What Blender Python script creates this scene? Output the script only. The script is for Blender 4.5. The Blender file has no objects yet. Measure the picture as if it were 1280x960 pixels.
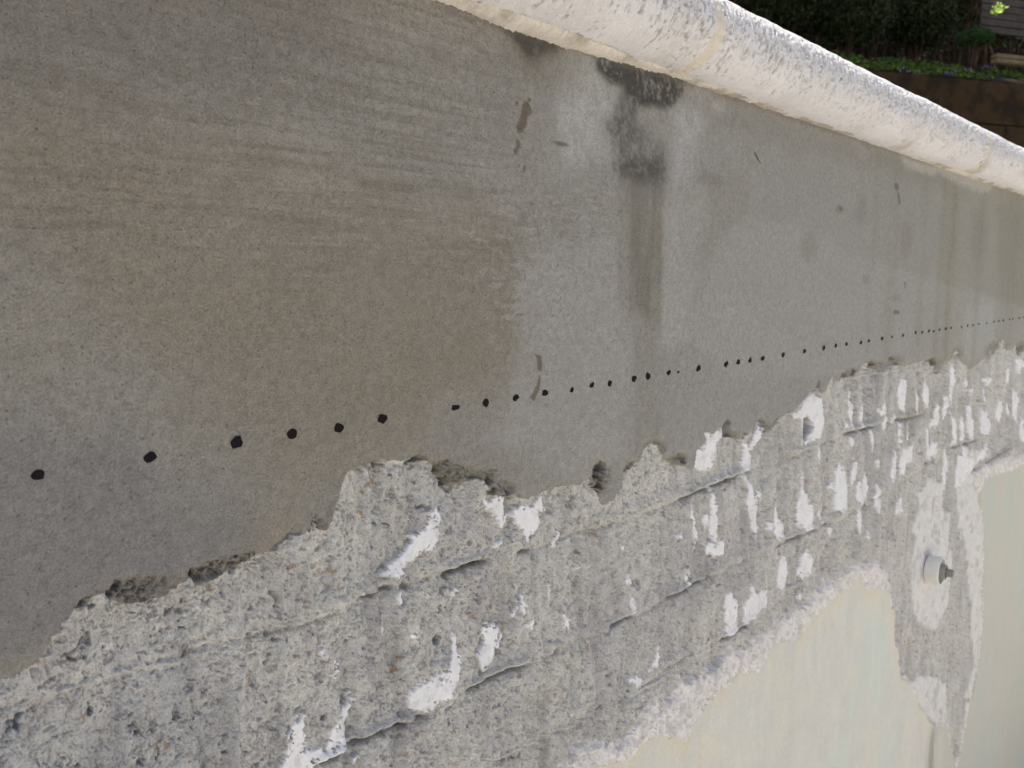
import bpy, bmesh, math, random
import numpy as np
from mathutils import Vector, Matrix

# ------------------------------------------------------------------ camera, world, sun, exposure
sc = bpy.context.scene
COL = sc.collection
F = 1100.0                                   # focal length for a 1280 px wide picture
VPX, VPY = 1590.0, 348.0                     # where the wall's level lines meet
th = math.atan((480 - VPY) / F)
Xc = np.array([VPX - 640, 480 - VPY, -F]); Xc /= np.linalg.norm(Xc)
Zc = np.array([0, math.cos(th), math.sin(th)])
Yc = np.cross(Zc, Xc)
R = np.array([Xc, Yc, Zc])                   # world = R @ cam
def ray(x, y):
    return R @ np.array([x - 640.0, 480.0 - y, -F])
_a = ray(820, 348 + (1590-820)*0.1586); _b = ray(820, 348 - (1590-820)*0.3356)
D = 0.24 / (_b[2]/_b[1] - _a[2]/_a[1])       # distance eye to wall so that dots are 24 cm under the coping
ZD = D*_a[2]/_a[1]; ZC = D*_b[2]/_b[1]       # height of the dot line, underside of the coping (eye level = 0)
def W(x, y):                                 # point of the wall face seen at x, y of the photograph
    d = ray(x, y); t = D/d[1]
    return (t*d[0], t*d[2])
def at(x, y, Y):                             # point at distance Y behind the wall face
    d = ray(x, y); t = (D + Y)/d[1]
    return Vector((t*d[0], Y, t*d[2]))
cam = bpy.data.cameras.new('camera'); camo = bpy.data.objects.new('camera', cam); COL.objects.link(camo)
M = Matrix([list(R[0]), list(R[1]), list(R[2])]).to_4x4(); M.translation = Vector((0, -D, 0))
camo.matrix_world = M
cam.sensor_width = 36; cam.lens = F/1280*36; cam.clip_start = 0.01; cam.clip_end = 500
cam.dof.use_dof = True; cam.dof.focus_distance = 0.56; cam.dof.aperture_fstop = 21
sc.camera = camo

SUN_EL, SUN_AZ = math.radians(60), math.radians(-58)    # azimuth from +Y towards +X
w = bpy.data.worlds.new('World'); sc.world = w; w.use_nodes = True
nt = w.node_tree; nt.nodes.clear()
sky = nt.nodes.new('ShaderNodeTexSky'); sky.sky_type = 'NISHITA'; sky.sun_disc = False
sky.sun_elevation = SUN_EL; sky.sun_rotation = SUN_AZ; sky.air_density = 1.0; sky.dust_density = 5.0; sky.ozone_density = .5
bg = nt.nodes.new('ShaderNodeBackground'); bg.inputs[1].default_value = 0.14
wo = nt.nodes.new('ShaderNodeOutputWorld')
nt.links.new(sky.outputs[0], bg.inputs[0]); nt.links.new(bg.outputs[0], wo.inputs[0])
sl = bpy.data.lights.new('sun', 'SUN'); sl.energy = 4.0; sl.angle = math.radians(0.5); sl.color = (1, .94, .84)
so = bpy.data.objects.new('sun', sl); COL.objects.link(so)
sdir = Vector((math.sin(SUN_AZ)*math.cos(SUN_EL), math.cos(SUN_AZ)*math.cos(SUN_EL), math.sin(SUN_EL)))
so.rotation_euler = sdir.to_track_quat('Z', 'Y').to_euler(); so.location = sdir*20
sc.view_settings.view_transform = 'Standard'; sc.view_settings.look = 'None'
sc.view_settings.exposure = 0.60; sc.view_settings.gamma = 1
sc.render.resolution_x = 1024; sc.render.resolution_y = 768

# ------------------------------------------------------------------ helpers
rnd = random.Random(7)
def tag(o, label=None, cat=None, group=None, kind=None):
    for k, v in (('label', label), ('category', cat), ('group', group), ('kind', kind)):
        if v: o[k] = v
    return o
def empty(name, loc, rz=0):
    o = bpy.data.objects.new(name, None); COL.objects.link(o); o.location = loc; o.rotation_euler = (0, 0, rz)
    o.empty_display_size = .05
    return o
def link(name, me, mat=None, parent=None):
    o = bpy.data.objects.new(name, me); COL.objects.link(o)
    if mat: me.materials.append(mat)
    if parent: o.parent = parent
    return o
def npmesh(name, V, Fq, col=None, smooth=True, uv=None):
    me = bpy.data.meshes.new(name)
    k = Fq.shape[1]; nf = len(Fq)
    me.vertices.add(len(V)); me.vertices.foreach_set('co', np.ascontiguousarray(V, np.float32).ravel())
    me.loops.add(nf*k); me.loops.foreach_set('vertex_index', np.ascontiguousarray(Fq, np.int32).ravel())
    me.polygons.add(nf); me.polygons.foreach_set('loop_start', np.arange(0, nf*k, k, dtype=np.int32))
    me.polygons.foreach_set('loop_total', np.full(nf, k, np.int32))
    me.polygons.foreach_set('use_smooth', np.full(nf, smooth, bool))
    me.update(calc_edges=True)
    if col is not None:
        a = me.attributes.new('tint', 'FLOAT_COLOR', 'POINT')
        a.data.foreach_set('color', np.ascontiguousarray(col, np.float32).ravel())
    return me
def lin(c):
    c = np.asarray(c, float)/255.
    return np.where(c <= .04045, c/12.92, ((c+.055)/1.055)**2.4)
def sst(a, b, x):
    t = np.clip((x-a)/(b-a), 0, 1); return t*t*(3-2*t)
# value noise
_T = np.random.RandomState(3).rand(256, 256).astype(np.float32)
def vn(x, y, s=0):
    x = x + s*17.13; y = y + s*31.71
    xi = np.floor(x).astype(np.int64); yi = np.floor(y).astype(np.int64)
    fx = (x-xi).astype(np.float32); fy = (y-yi).astype(np.float32)
    fx = fx*fx*fx*(fx*(fx*6-15)+10); fy = fy*fy*fy*(fy*(fy*6-15)+10)
    x0 = xi & 255; x1 = (xi+1) & 255; y0 = yi & 255; y1 = (yi+1) & 255
    a = _T[x0, y0]; b = _T[x1, y0]; c = _T[x0, y1]; d = _T[x1, y1]
    return (a+(b-a)*fx + (c-a+(a-b-c+d)*fx)*fy)*2-1
def fbm(x, y, s=0, o=4, g=.5):
    r = 0; a = 1; t = 0
    for k in range(o):
        r = r + a*vn(x*2**k + k*5.3, y*2**k + k*9.1, s+k); t += a; a *= g
    return r/t
_P = np.random.RandomState(5).rand(256, 256, 3).astype(np.float32)
def worley(x, y, s=0):
    """distance to nearest cell point (cells of size 1) and that cell's random number"""
    x = x + s*11.7; y = y + s*5.9
    xi = np.floor(x).astype(np.int64); yi = np.floor(y).astype(np.int64)
    best = np.full(x.shape, 9., np.float32); idv = np.zeros(x.shape, np.float32)
    for i in (-1, 0, 1):
        for j in (-1, 0, 1):
            p = _P[(xi+i) & 255, (yi+j) & 255]
            d = np.hypot(xi+i+p[..., 0]-x, yi+j+p[..., 1]-y).astype(np.float32)
            m = d < best
            best = np.where(m, d, best); idv = np.where(m, p[..., 2], idv)
    return best, idv
def polysdf(X, Z, poly):
    """signed distance in metres, positive inside"""
    P = np.array(poly); n = len(P)
    d2 = np.full(X.shape, 1e9); ins = np.zeros(X.shape, bool)
    for i in range(n):
        ax, az = P[i]; bx, bz = P[(i+1) % n]
        ex, ez = bx-ax, bz-az; L = ex*ex+ez*ez+1e-18
        t = np.clip(((X-ax)*ex+(Z-az)*ez)/L, 0, 1)
        d2 = np.minimum(d2, (X-ax-t*ex)**2+(Z-az-t*ez)**2)
        c = ((az > Z) != (bz > Z)) & (X < ex*(Z-az)/(ez if abs(ez) > 1e-12 else 1e-12)+ax)
        ins ^= c
    d = np.sqrt(d2)
    return np.where(ins, d, -d)
def linesd(X, Z, pts):
    """distance to polyline and signed side (positive above)"""
    d2 = np.full(X.shape, 1e9); sg = np.zeros(X.shape); tt = np.zeros(X.shape)
    n = len(pts)-1
    for i in range(n):
        (ax, az), (bx, bz) = pts[i], pts[i+1]
        ex, ez = bx-ax, bz-az; L = ex*ex+ez*ez+1e-18
        t = np.clip(((X-ax)*ex+(Z-az)*ez)/L, 0, 1)
        q = (X-ax-t*ex)**2+(Z-az-t*ez)**2
        m = q < d2; d2 = np.where(m, q, d2); tt = np.where(m, (i+t)/n, tt)
        sg = np.where(m, np.sign((Z-az)*ex-(X-ax)*ez), sg)
    return np.sqrt(d2), sg, tt
def crop(ox, oy, s, pts): return [(ox+x*s, oy+y*s) for x, y in pts]
C1 = lambda p: crop(0, 640, .336, p)
C2 = lambda p: crop(425, 640, .336, p)
C3 = lambda p: crop(850, 640, .336, p)
C5 = lambda p: crop(425, 320, .336, p)
C6 = lambda p: crop(850, 320, .336, p)
C7 = lambda p: crop(500, 540, .2344, p)
CP = lambda p: crop(1080, 560, .25, p)
CU = lambda p: crop(425, 0, .336, p)
CR = lambda p: crop(850, 0, .336, p)
WP = lambda pts: [W(x, y) for x, y in pts]

WARM = (.958, .985, 1.01)                    # overall cast of the minerals
# node helpers
def mat(name):
    m = bpy.data.materials.new(name); m.use_nodes = True
    n = m.node_tree; b = n.nodes['Principled BSDF']
    return m, n, b
def N(n, t, **k):
    x = n.nodes.new(t)
    for a, v in k.items(): setattr(x, a, v)
    return x
def noise(n, vec, scale, detail=4, rough=.6):
    x = N(n, 'ShaderNodeTexNoise'); x.inputs['Scale'].default_value = scale
    x.inputs['Detail'].default_value = detail; x.inputs['Roughness'].default_value = rough
    n.links.new(vec, x.inputs['Vector']); return x.outputs[0]
def voro(n, vec, scale, feature='F1'):
    x = N(n, 'ShaderNodeTexVoronoi'); x.feature = feature; x.inputs['Scale'].default_value = scale
    n.links.new(vec, x.inputs['Vector']); return x
def rng(n, v, a, b, c, d):
    x = N(n, 'ShaderNodeMapRange'); n.links.new(v, x.inputs[0])
    for i, q in enumerate((a, b, c, d)): x.inputs[i+1].default_value = q
    return x.outputs[0]
def mix(n, f, a, b, blend='MIX'):
    x = N(n, 'ShaderNodeMix'); x.data_type = 'RGBA'; x.blend_type = blend
    for v, i in ((f, 0), (a, 6), (b, 7)):
        if isinstance(v, (int, float)): x.inputs[i].default_value = v
        elif isinstance(v, (tuple, list)): x.inputs[i].default_value = tuple(v)+(1,)*(4-len(v))
        else: n.links.new(v, x.inputs[i])
    return x.outputs[2]
def math_(n, op, a, b=None):
    x = N(n, 'ShaderNodeMath', operation=op)
    for i, v in enumerate((a, b)):
        if v is None: continue
        if isinstance(v, (int, float)): x.inputs[i].default_value = v
        else: n.links.new(v, x.inputs[i])
    return x.outputs[0]
def bump(n, b, h, strength, dist):
    x = N(n, 'ShaderNodeBump'); x.inputs['Strength'].default_value = strength; x.inputs['Distance'].default_value = dist
    n.links.new(h, x.inputs['Height']); n.links.new(x.outputs[0], b.inputs['Normal']); return x

def tinted(name, grain, gscale, specks=None, rough=.9, bumps=(.5, .001), warm=0.0):
    """mineral surface: colour from the 'tint' attribute, broken up by sand grain, pores and coloured grit"""
    m, n, b = mat(name)
    at_ = N(n, 'ShaderNodeAttribute', attribute_name='tint')
    geo = N(n, 'ShaderNodeNewGeometry'); v = geo.outputs['Position']
    col = at_.outputs['Color']
    g1 = noise(n, v, gscale, 3, .7); g2 = noise(n, v, gscale*.22, 4, .65)
    f = math_(n, 'ADD', rng(n, g1, .3, .7, 1-grain, 1+grain), rng(n, g2, .3, .7, -grain*.5, grain*.5))
    cmb = N(n, 'ShaderNodeCombineColor')
    for i in range(3): n.links.new(f, cmb.inputs[i])
    col = mix(n, 1.0, col, cmb.outputs[0], 'MULTIPLY')
    h = math_(n, 'ADD', math_(n, 'MULTIPLY', g1, .6), g2)
    if specks:
        for (sc_, thr, c, amt, rad) in specks:
            wn = N(n, 'ShaderNodeTexNoise'); wn.inputs['Scale'].default_value = sc_*1.6; wn.inputs['Detail'].default_value = 2; n.links.new(v, wn.inputs['Vector'])
            va = N(n, 'ShaderNodeVectorMath', operation='MULTIPLY_ADD'); n.links.new(wn.outputs['Color'], va.inputs[0]); va.inputs[1].default_value = (1.1/sc_,)*3; n.links.new(v, va.inputs[2])
            vo = voro(n, va.outputs[0], sc_)
            sep = N(n, 'ShaderNodeSeparateColor'); n.links.new(vo.outputs['Color'], sep.inputs[0])
            sel = math_(n, 'GREATER_THAN', sep.outputs[0], thr)
            dd = rng(n, vo.outputs['Distance'], rad*.6, rad, 1, 0)
            k = math_(n, 'MULTIPLY', math_(n, 'MULTIPLY', sel, dd), amt)
            col = mix(n, k, col, c)
            if sum(c) < .3: h = math_(n, 'SUBTRACT', h, math_(n, 'MULTIPLY', k, 1.2))
    n.links.new(col, b.inputs['Base Color'])
    b.inputs['Roughness'].default_value = rough
    b.inputs['Specular IOR Level'].default_value = .25
    bump(n, b, h, bumps[0], bumps[1])
    return m

# ------------------------------------------------------------------ THE WALL: traced outlines, all turned into wall coordinates
edge = [(-700, 1300), (-300, 1010), (-120, 905), (-40, 862), (0, 853), (20, 850), (40, 838), (55, 818), (64, 795), (81, 774), (101, 756), (118, 744), (134, 738), (140, 748),
 (155, 758), (188, 753), (215, 741), (235, 728), (240, 716), (243, 729), (249, 729), (275, 719), (302, 705), (322, 695), (343, 687), (363, 670), (380, 665), (387, 664), (389, 650), (393, 642),
 (396, 660), (404, 664), (412, 650), (418, 630), (425, 610), (436, 592), (455, 583), (475, 577), (500, 576), (526, 570), (533, 575), (548, 583), (553, 598), (559, 609), (568, 610),
 (584, 602), (603, 602), (609, 608), (615, 617), (626, 620), (636, 621), (659, 622), (685, 615), (706, 608), (734, 601), (739, 598), (748, 617), (752, 630), (757, 632), (765, 627),
 (776, 608), (782, 589), (792, 584), (801, 575), (805, 558), (815, 552), (825, 562), (831, 575), (848, 580), (867, 587), (871, 566), (883, 550), (879, 538), (893, 543), (903, 534), (908, 524), (911, 545),
 (921, 549), (930, 548), (944, 537), (951, 522), (955, 521), (958, 543), (966, 535), (974, 523), (991, 515), (1004, 498), (1017, 491), (1023, 484), (1028, 492), (1035, 478), (1042, 470), (1048, 474), (1064, 472),
 (1067, 459), (1070, 470), (1080, 456), (1086, 454), (1092, 462), (1104, 463), (1112, 460), (1115, 447), (1118, 452), (1126, 459), (1139, 456), (1152, 452), (1166, 451), (1170, 464), (1174, 466), (1178, 456),
 (1188, 450), (1194, 440), (1198, 438), (1201, 449), (1210, 460), (1216, 462), (1226, 452), (1236, 448), (1240, 436), (1244, 444), (1250, 428), (1254, 424), (1258, 438), (1268, 438), (1272, 431), (1277, 442),
 (1286, 436), (1292, 426), (1300, 430), (1310, 418), (1322, 424), (1340, 415), (1370, 408), (1400, 398), (1460, 381), (1500, 370), (1530, 363)]
edgeW = WP(edge)
edgeW = edgeW + [(9.0, edgeW[-1][1]), (9.0, 1.0), (edgeW[0][0], 1.0)]

white = [                                                # remnants of white bonding coat
 C7([(210,390),(230,440),(225,500),(215,570),(190,610),(150,640),(110,680),(50,720),(0,790),(-60,800),(-110,780),(-60,740),(-20,700),(0,690),(60,640),(90,600),(70,560),(110,530),(160,510),(175,440)]),
 C7([(450,345),(490,360),(530,350),(550,310),(575,370),(560,390),(595,450),(560,515),(540,480),(500,430),(470,390)]),
 C7([(605,450),(620,420),(670,395),(700,380),(730,380),(740,340),(775,335),(780,400),(785,430),(750,440),(755,500),(720,560),(690,580),(670,530),(640,500)]),
 C7([(500,590),(540,560),(575,550),(560,600),(520,635),(500,610)]),
 C2([(255,690),(275,730),(315,745),(360,735),(390,730),(425,690),(440,640),(465,570),(460,520),(455,450),(430,470),(425,530),(410,570),(395,620),(380,590),(355,610),(330,630),(300,640)]),
 C2([(540,430),(575,410),(605,425),(615,470),(600,540),(575,580),(550,605),(530,590),(540,530),(550,490)]),
 C2([(705,440),(725,405),(735,420),(725,450)]),
 C1([(1050,990),(1070,900),(1090,800),(1150,745),(1140,830),(1160,890),(1215,890),(1230,840),(1280,770),(1325,715),(1328,760),(1310,820),(1290,870),(1220,900),(1190,990)]),
 C2([(1085,380),(1105,370),(1105,320),(1090,310)]), C2([(1055,110),(1070,140),(1060,150),(1050,130)]),
 C2([(1085,640),(1110,670),(1130,640),(1115,600)]), C2([(1160,590),(1190,580),(1200,530),(1195,490),(1180,560),(1150,600)]),
 C2([(870,745),(885,730),(880,760),(860,775)]), C2([(65,920),(85,910),(75,953),(60,945)]),
 C6([(55,740),(60,795),(95,810),(125,800),(130,760),(150,700),(175,650),(175,612),(150,650),(125,665),(85,645),(100,680),(85,710)]),
 C6([(235,790),(260,805),(275,770),(280,735),(300,700),(320,660),(310,600),(300,630),(280,680),(265,700),(240,690),(245,730)]),
 C6([(445,700),(500,690),(540,660),(545,600),(530,530),(505,512),(475,530),(450,570),(420,590),(450,610),(460,650)]),
 C6([(440,930),(455,870),(460,770),(465,860),(485,900),(500,953),(497,1020),(470,1030),(440,1000)]),
 C6([(580,953),(585,800),(600,765),(620,820),(635,860),(630,920),(600,960)]),
 C6([(640,850),(655,770),(670,770),(660,840),(648,880)]), C6([(740,570),(750,595),(770,585),(770,550),(755,570)]),
 C6([(815,510),(820,555),(840,590),(840,520),(835,450),(820,480)]), C6([(820,810),(840,815),(860,750),(875,680),(850,720),(830,750)]),
 C6([(918,620),(920,760),(955,740),(965,690),(940,690),(930,710),(925,650)]),
 C6([(1010,580),(1010,640),(1020,680),(1005,710),(1035,690),(1030,640),(1025,600)]),
 C6([(1045,600),(1050,690),(1065,680),(1060,620)]), C6([(1080,580),(1075,620),(1085,690),(1100,660),(1095,600)]),
 C6([(1125,570),(1120,660),(1145,670),(1165,630),(1150,590)]), C6([(1185,520),(1175,590),(1190,620),(1205,560)]),
 C6([(1245,480),(1240,600),(1255,620),(1265,520)]), C6([(1020,860),(1035,740),(1060,740),(1100,760),(1150,690),(1140,740),(1100,780),(1060,840),(1040,860)]),
 C6([(130,880),(150,880),(150,953),(147,1060),(130,1060)]), C6([(255,953),(255,840),(240,835),(255,820),(285,870),(300,953),(300,1010),(285,1057),(275,1000)]),
 C6([(345,950),(352,910),(362,953),(380,1010),(375,1057),(355,1040)]), C6([(50,910),(62,953),(80,1042),(70,1090),(60,1010),(48,953)]),
 C6([(805,960),(815,905),(835,900),(830,960)]), C6([(635,480),(655,640),(645,650),(630,560)]), C6([(525,940),(540,1000),(515,970)]),
 C6([(1060,470),(1085,500),(1100,480),(1090,520)]), C6([(1130,455),(1165,455),(1150,490)]), C6([(1015,400),(1022,400),(1016,440),(1008,430)]),
 C6([(1215,560),(1220,540),(1230,580),(1225,600)]), C6([(1255,385),(1280,380),(1275,440),(1258,430)]), C6([(1000,520),(1015,525),(1005,540)]),
 C3([(95,120),(165,115),(165,160),(130,170),(105,165)]),
 C3([(380,150),(400,160),(410,230),(395,280),(370,290),(365,240)]), C3([(460,160),(480,135),(505,180),(495,220),(465,260),(445,220)]),
 C3([(170,310),(195,300),(215,330),(225,440),(180,470),(170,380)]), C3([(240,350),(270,300),(275,270),(300,310),(330,285),(325,340),(290,390),(235,430)]),
 C3([(20,230),(40,220),(40,260),(25,275)]), C3([(560,60),(582,50),(570,95)]), C3([(703,80),(715,75),(712,100)]), C3([(440,310),(460,290),(460,330)]),
 CP([(185,70),(200,0),(240,0),(240,50),(205,135),(185,130)]), CP([(315,50),(315,0),(370,0),(370,20)]), CP([(170,270),(200,250),(205,320),(190,335),(165,320)]),
 CP([(25,420),(42,420),(36,455),(22,450)]),
]
white.append([(1290,470),(1296,500),(1300,540),(1292,560),(1286,510)])
white.append([(1310,460),(1316,500),(1312,540),(1304,500)])
for _k in range(46):                                     # small slivers left between the tool strokes towards the far end
    _x = rnd.uniform(1060, 1330); _y0 = 348+(1590-_x)*rnd.uniform(.30, .62); _h = rnd.uniform(5, 20); _w = rnd.uniform(1.5, 4.5)
    white.append([(_x-_w, _y0), (_x-_w*.3, _y0-_h), (_x+_w*.8, _y0-_h*.7), (_x+_w, _y0+_h*.3), (_x+rnd.uniform(-2, 2), _y0+_h), (_x-_w*.8, _y0+_h*.4)])
for _k in range(26):
    _x = rnd.uniform(330, 1050); _y0 = 348+(1590-_x)*rnd.uniform(.36, .50); _h = rnd.uniform(4, 13); _w = rnd.uniform(1.5, 5)
    white.append([(_x-_w, _y0), (_x-_w*.3, _y0-_h), (_x+_w*.8, _y0-_h*.7), (_x+_w, _y0+_h*.3), (_x+rnd.uniform(-2, 2), _y0+_h), (_x-_w*.8, _y0+_h*.4)])
grout = [                                                # patches of paler, smoother grout round the pipe and down the cut
 CP([(320,110),(345,160),(400,160),(400,300),(440,320),(430,460),(440,540),(440,700),(430,790),(400,840),(380,910),(290,900),(270,860),(245,750),(240,620),(260,450),(245,380),(270,330),(270,220),(310,190)]),
 CP([(480,30),(520,50),(540,125),(575,220),(590,300),(600,520),(590,700),(590,960),(540,960),(540,800),(520,600),(500,440),(480,480),(480,350),(470,230),(450,180)]),
 C3([(1095,300),(1130,200),(1120,400),(1110,560),(1080,700),(1060,690),(1090,560),(1080,400)]),
 C3([(860,660),(880,600),(960,610),(990,640),(1003,790),(950,790),(910,750)]),
 CP([(530,0),(620,0),(620,40),(560,100),(545,70)]),
]
rim = (C2([(830,1100),(830,940),(870,890),(900,850),(960,840),(1030,850),(1080,820),(1100,780),(1140,720),(1180,690),(1200,730),(1250,690)]) +
 C3([(0,600),(50,610),(90,590),(150,560),(190,500),(250,490),(310,440),(350,450),(350,400),(400,390),(430,340),(480,320),(520,270),(560,240),(600,250),(620,210),(670,200),(690,200),(730,165),
 (770,200),(780,270),(800,360),(805,430),(820,540),(825,600),(850,610),(870,650),(890,700),(915,760),(950,785),(1000,790),(1010,860),(1030,930),(1050,860),(1060,720),(1085,690),(1110,560),(1125,400),(1128,200)]) +
 CP([(596,400),(590,300),(575,220),(540,125),(590,85),(650,60),(740,45),(800,20),(880,0)]) + [(1340, 545), (1400, 510), (1500, 440), (1545, 405)])
rimW = WP(rim) + [(9.0, W(1545, 405)[1]), (9.0, -3.0), (W(700, 1010)[0], -3.0)]
cream = (C2([(905,1100),(920,953),(1080,920),(1120,870),(1180,825),(1270,850)]) +
 C3([(20,860),(60,780),(110,700),(180,650),(230,600),(300,590),(345,490),(440,480),(500,400),(560,330),(640,270),(675,235),(690,285),(770,285),(798,380),(800,430),(816,540),(822,600),(850,640),(868,670),(888,710),(912,765),(950,795),(1000,800),(1008,870),
 (1030,960),(1052,870),(1075,720),(1090,690),(1114,560),(1129,400),(1132,200)]) + CP([(602,520),(598,400),(592,300),(577,240),(600,165),(660,135),(740,115),(800,80)]) + [(1340, 562), (1400, 522), (1500, 450), (1545, 410)])
creamW = WP(cream) + [(9.0, W(1545, 410)[1]), (9.0, -3.0), (W(720, 1010)[0], -3.0)]

dark_grooves = [([(455,752),(480,742),(502,733)], 1.0), ([(560,722),(580,712),(600,706),(620,698)], 1.9), ([(658,691),(675,686)], .8),
 ([(390,968),(425,946),(447,934),(470,922),(520,905),(557,889)], 2.0), ([(585,868),(620,852),(645,840),(672,830)], 1.7), ([(695,815),(706,810)], 1.1), ([(765,785),(780,776),(799,768)], 1.2),
 ([(833,750),(855,741),(880,728),(904,717)], 1.0), ([(968,685),(1000,671),(1030,657),(1046,652)], 1.2), ([(905,803),(925,790),(951,771)], 1.3), ([(850,626),(887,611),(922,597),(944,587)], 1.6),
 ([(1058,543),(1080,537),(1102,531)], 1.6), ([(1119,525),(1140,522),(1159,517)], .9), ([(1156,580),(1172,573)], 1.6), ([(1190,560),(1210,555),(1230,548)], 1.6),
 ([(1215,590),(1232,580),(1246,571),(1277,553)], 2.2), ([(850,828),(866,818)], 1.0)]
light_ridges = [([(50,873),(148,846),(188,835),(242,826)], .9), ([(302,798),(363,779),(430,763),(455,755)], 1.0), ([(480,741),(560,716)], .4), ([(740,663),(765,654),(792,647)], .8),
 ([(600,965),(655,938),(690,920),(725,902)], 1.2), ([(788,875),(820,856),(850,841)], 1.2), ([(964,746),(1000,730),(1031,712)], 1.0), ([(1065,689),(1088,679)], .9),
 ([(984,565),(1010,560),(1028,555)], 1.0), ([(480,579),(505,575),(527,571)], 1.2), ([(1055,474),(1090,468),(1130,461)], 1.1), ([(1120,647),(1136,640)], .9), ([(1118,582),(1138,576)], .5),
 ([(1240,439),(1262,437)], 1.0), ([(1180,512),(1220,502)], .5), ([(557,888),(585,870)], .5), ([(672,829),(765,787)], .4)]

# ------------------------------------------------------------------ wall grid: fine where the eye is close, coarse outside the view
def Xof(px): return W(px, VPY)[0]
pxs = np.linspace(-46, 1330, 1130)
Xf = np.array([Xof(p) for p in pxs])
Xs = np.concatenate([np.linspace(-3.0, Xf[0]-.05, 14), np.linspace(Xf[0]-.045, Xf[0]-.003, 14), Xf, np.linspace(Xf[-1]+.01, 3.0, 90), np.linspace(3.1, 6.0, 20)])
NR = 735
zl = np.array([W(min(max(p, -46), 1330), 985)[1] for p in pxs])
Zlow = np.interp(Xs, Xf, zl)
v = np.linspace(0, 1, NR)
ZZf = ZC + .004 + (Zlow[:, None]-ZC-.004)*v[None, :]
FLOOR = -1.35
ext = Zlow[:, None] + (FLOOR-Zlow[:, None])*(np.linspace(0, 1, 16)[1:]**1.3)[None, :]
ZZ = np.concatenate([ZZf, ext], 1)
XX = np.repeat(Xs[:, None], ZZ.shape[1], 1)
nx, nz = XX.shape
# finer noise for ragged outlines
wx = fbm(XX/.012, ZZ/.012, 1, 4, .55); wz = fbm(XX/.012, ZZ/.012, 9, 4, .55)
vx_ = fbm(XX/.05, ZZ/.05, 21, 2); vz_ = fbm(XX/.05, ZZ/.05, 25, 2)
Xw = XX + wx*.0022; Zw = ZZ + wz*.0022
far = XX > Xf[-1]
Xw = Xw; Zw = Zw+.0009*fbm(XX/.003, ZZ/.003, 191, 3)
Xw = np.where(far, XX+vx_*.03, Xw); Zw = np.where(far, ZZ+vz_*.03+wz*.01, Zw)
sr = polysdf(Xw, Zw, edgeW)                 # render coat
srim = polysdf(XX+wx*.0065+vx_*.006, ZZ+wz*.0065+vz_*.006, rimW)+.0016*fbm(XX/.004, ZZ/.004, 181, 3)
scr = polysdf(XX+wx*.0035, ZZ+wz*.0035, creamW)
def local(poly, margin):
    P = np.array(poly); a0, b0 = P.min(0)-margin; a1, b1 = P.max(0)+margin
    i0, i1 = np.searchsorted(Xs, [a0, a1]); i0 = max(0, i0-1); i1 = min(nx, i1+1)
    sub = ZZ[i0:i1]; js = np.where(((sub >= b0) & (sub <= b1)).any(0))[0]
    if len(js) == 0 or i1 <= i0: return None
    return slice(i0, i1), slice(js[0], js[-1]+1)

# --- relief, metres towards the pool
big = fbm(XX/.09, ZZ/.09, 2, 3)
med = fbm(XX/.016, ZZ/.022, 4, 4, .6)
vert = fbm(XX/.014, ZZ/.11, 6, 3)
tl_ = fbm((XX+ZZ*.08)/.017, ZZ/.20, 211, 2, .4); tool = 1-2*np.abs(tl_)*2.0; tool = np.clip(tool, -1, 1)*sst(-.3, .2, fbm(XX/.08, ZZ/.05, 213, 2))
sand = fbm(XX/.0028, ZZ/.0028, 8, 3, .65)
fine = fbm(XX/.0011, ZZ/.0011, 12, 2, .6)
def wp(s_, a_, k_): return XX/s_ + a_*fbm(XX/(s_*.7), ZZ/(s_*.7), k_, 3, .7), ZZ/(s_*1.12) + a_*fbm(XX/(s_*.7), ZZ/(s_*.7), k_+5, 3, .7)
wd, wi = worley(*wp(.0052, 1.0, 101), 1)
wd2, wi2 = worley(*wp(.0024, 1.0, 121), 2)
wd3, wi3 = worley(*wp(.016, .9, 141), 3)
rg = fbm(XX/.0052+2*vn(XX/.004, ZZ/.004, 3), ZZ/.0062+2*vn(XX/.004, ZZ/.004, 8), 161, 4, .72)
sub_h = big*.0025 + med*.0018 + vert*.0036 + tool*.0034 + sand*.00055 + fine*.00022
peb = (wi > .55)*np.clip(.5-wd, 0, 1)*.0022                       # aggregate standing proud
pit = (wi < .16)*sst(.36, .12, wd)*.0016 + (wi2 < .25)*sst(.42, .15, wd2)*.0007
pit3 = (wi3 < .12)*sst(.20+.1*fbm(XX/.004, ZZ/.004, 17, 2), .05, wd3)*.004
crack = sst(-.16, -.42, rg)                                        # ragged little hollows where grit was torn out
sub_h = sub_h + peb*.8 - pit*.7 - pit3*.7 + rg*.0007 - crack*.0006
crs = fbm(XX/.007, ZZ/.007, 14, 3)                               # overall rough patches
ren_h = .0045 + big*.0012 + fbm(XX/.03, ZZ/.03, 15, 2)*.0005 + sand*.00022*(1+.8*fbm(XX/.06, ZZ/.06, 18, 2)) + fine*.00016
ren_pit = ((wi2 < .07)*sst(.32, .08, wd2)*.0004)*np.clip(.3+1.5*fbm(XX/.02, ZZ/.02, 171, 3), 0, 1)
ren_h = ren_h - ren_pit
# brushed streaks in the upper render
stz = (ZZ - .0)*1.0
streak = fbm(XX/.06, ZZ/.0024, 19, 3, .6)
cre_h = .0027 + big*.001 + vert*.0004 + fine*.00003 + fbm(XX/.05, ZZ/.05, 33, 2)*.0006
H = sub_h.copy()
n2h = fbm(XX/.015, ZZ/.015, 44, 4)
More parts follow.
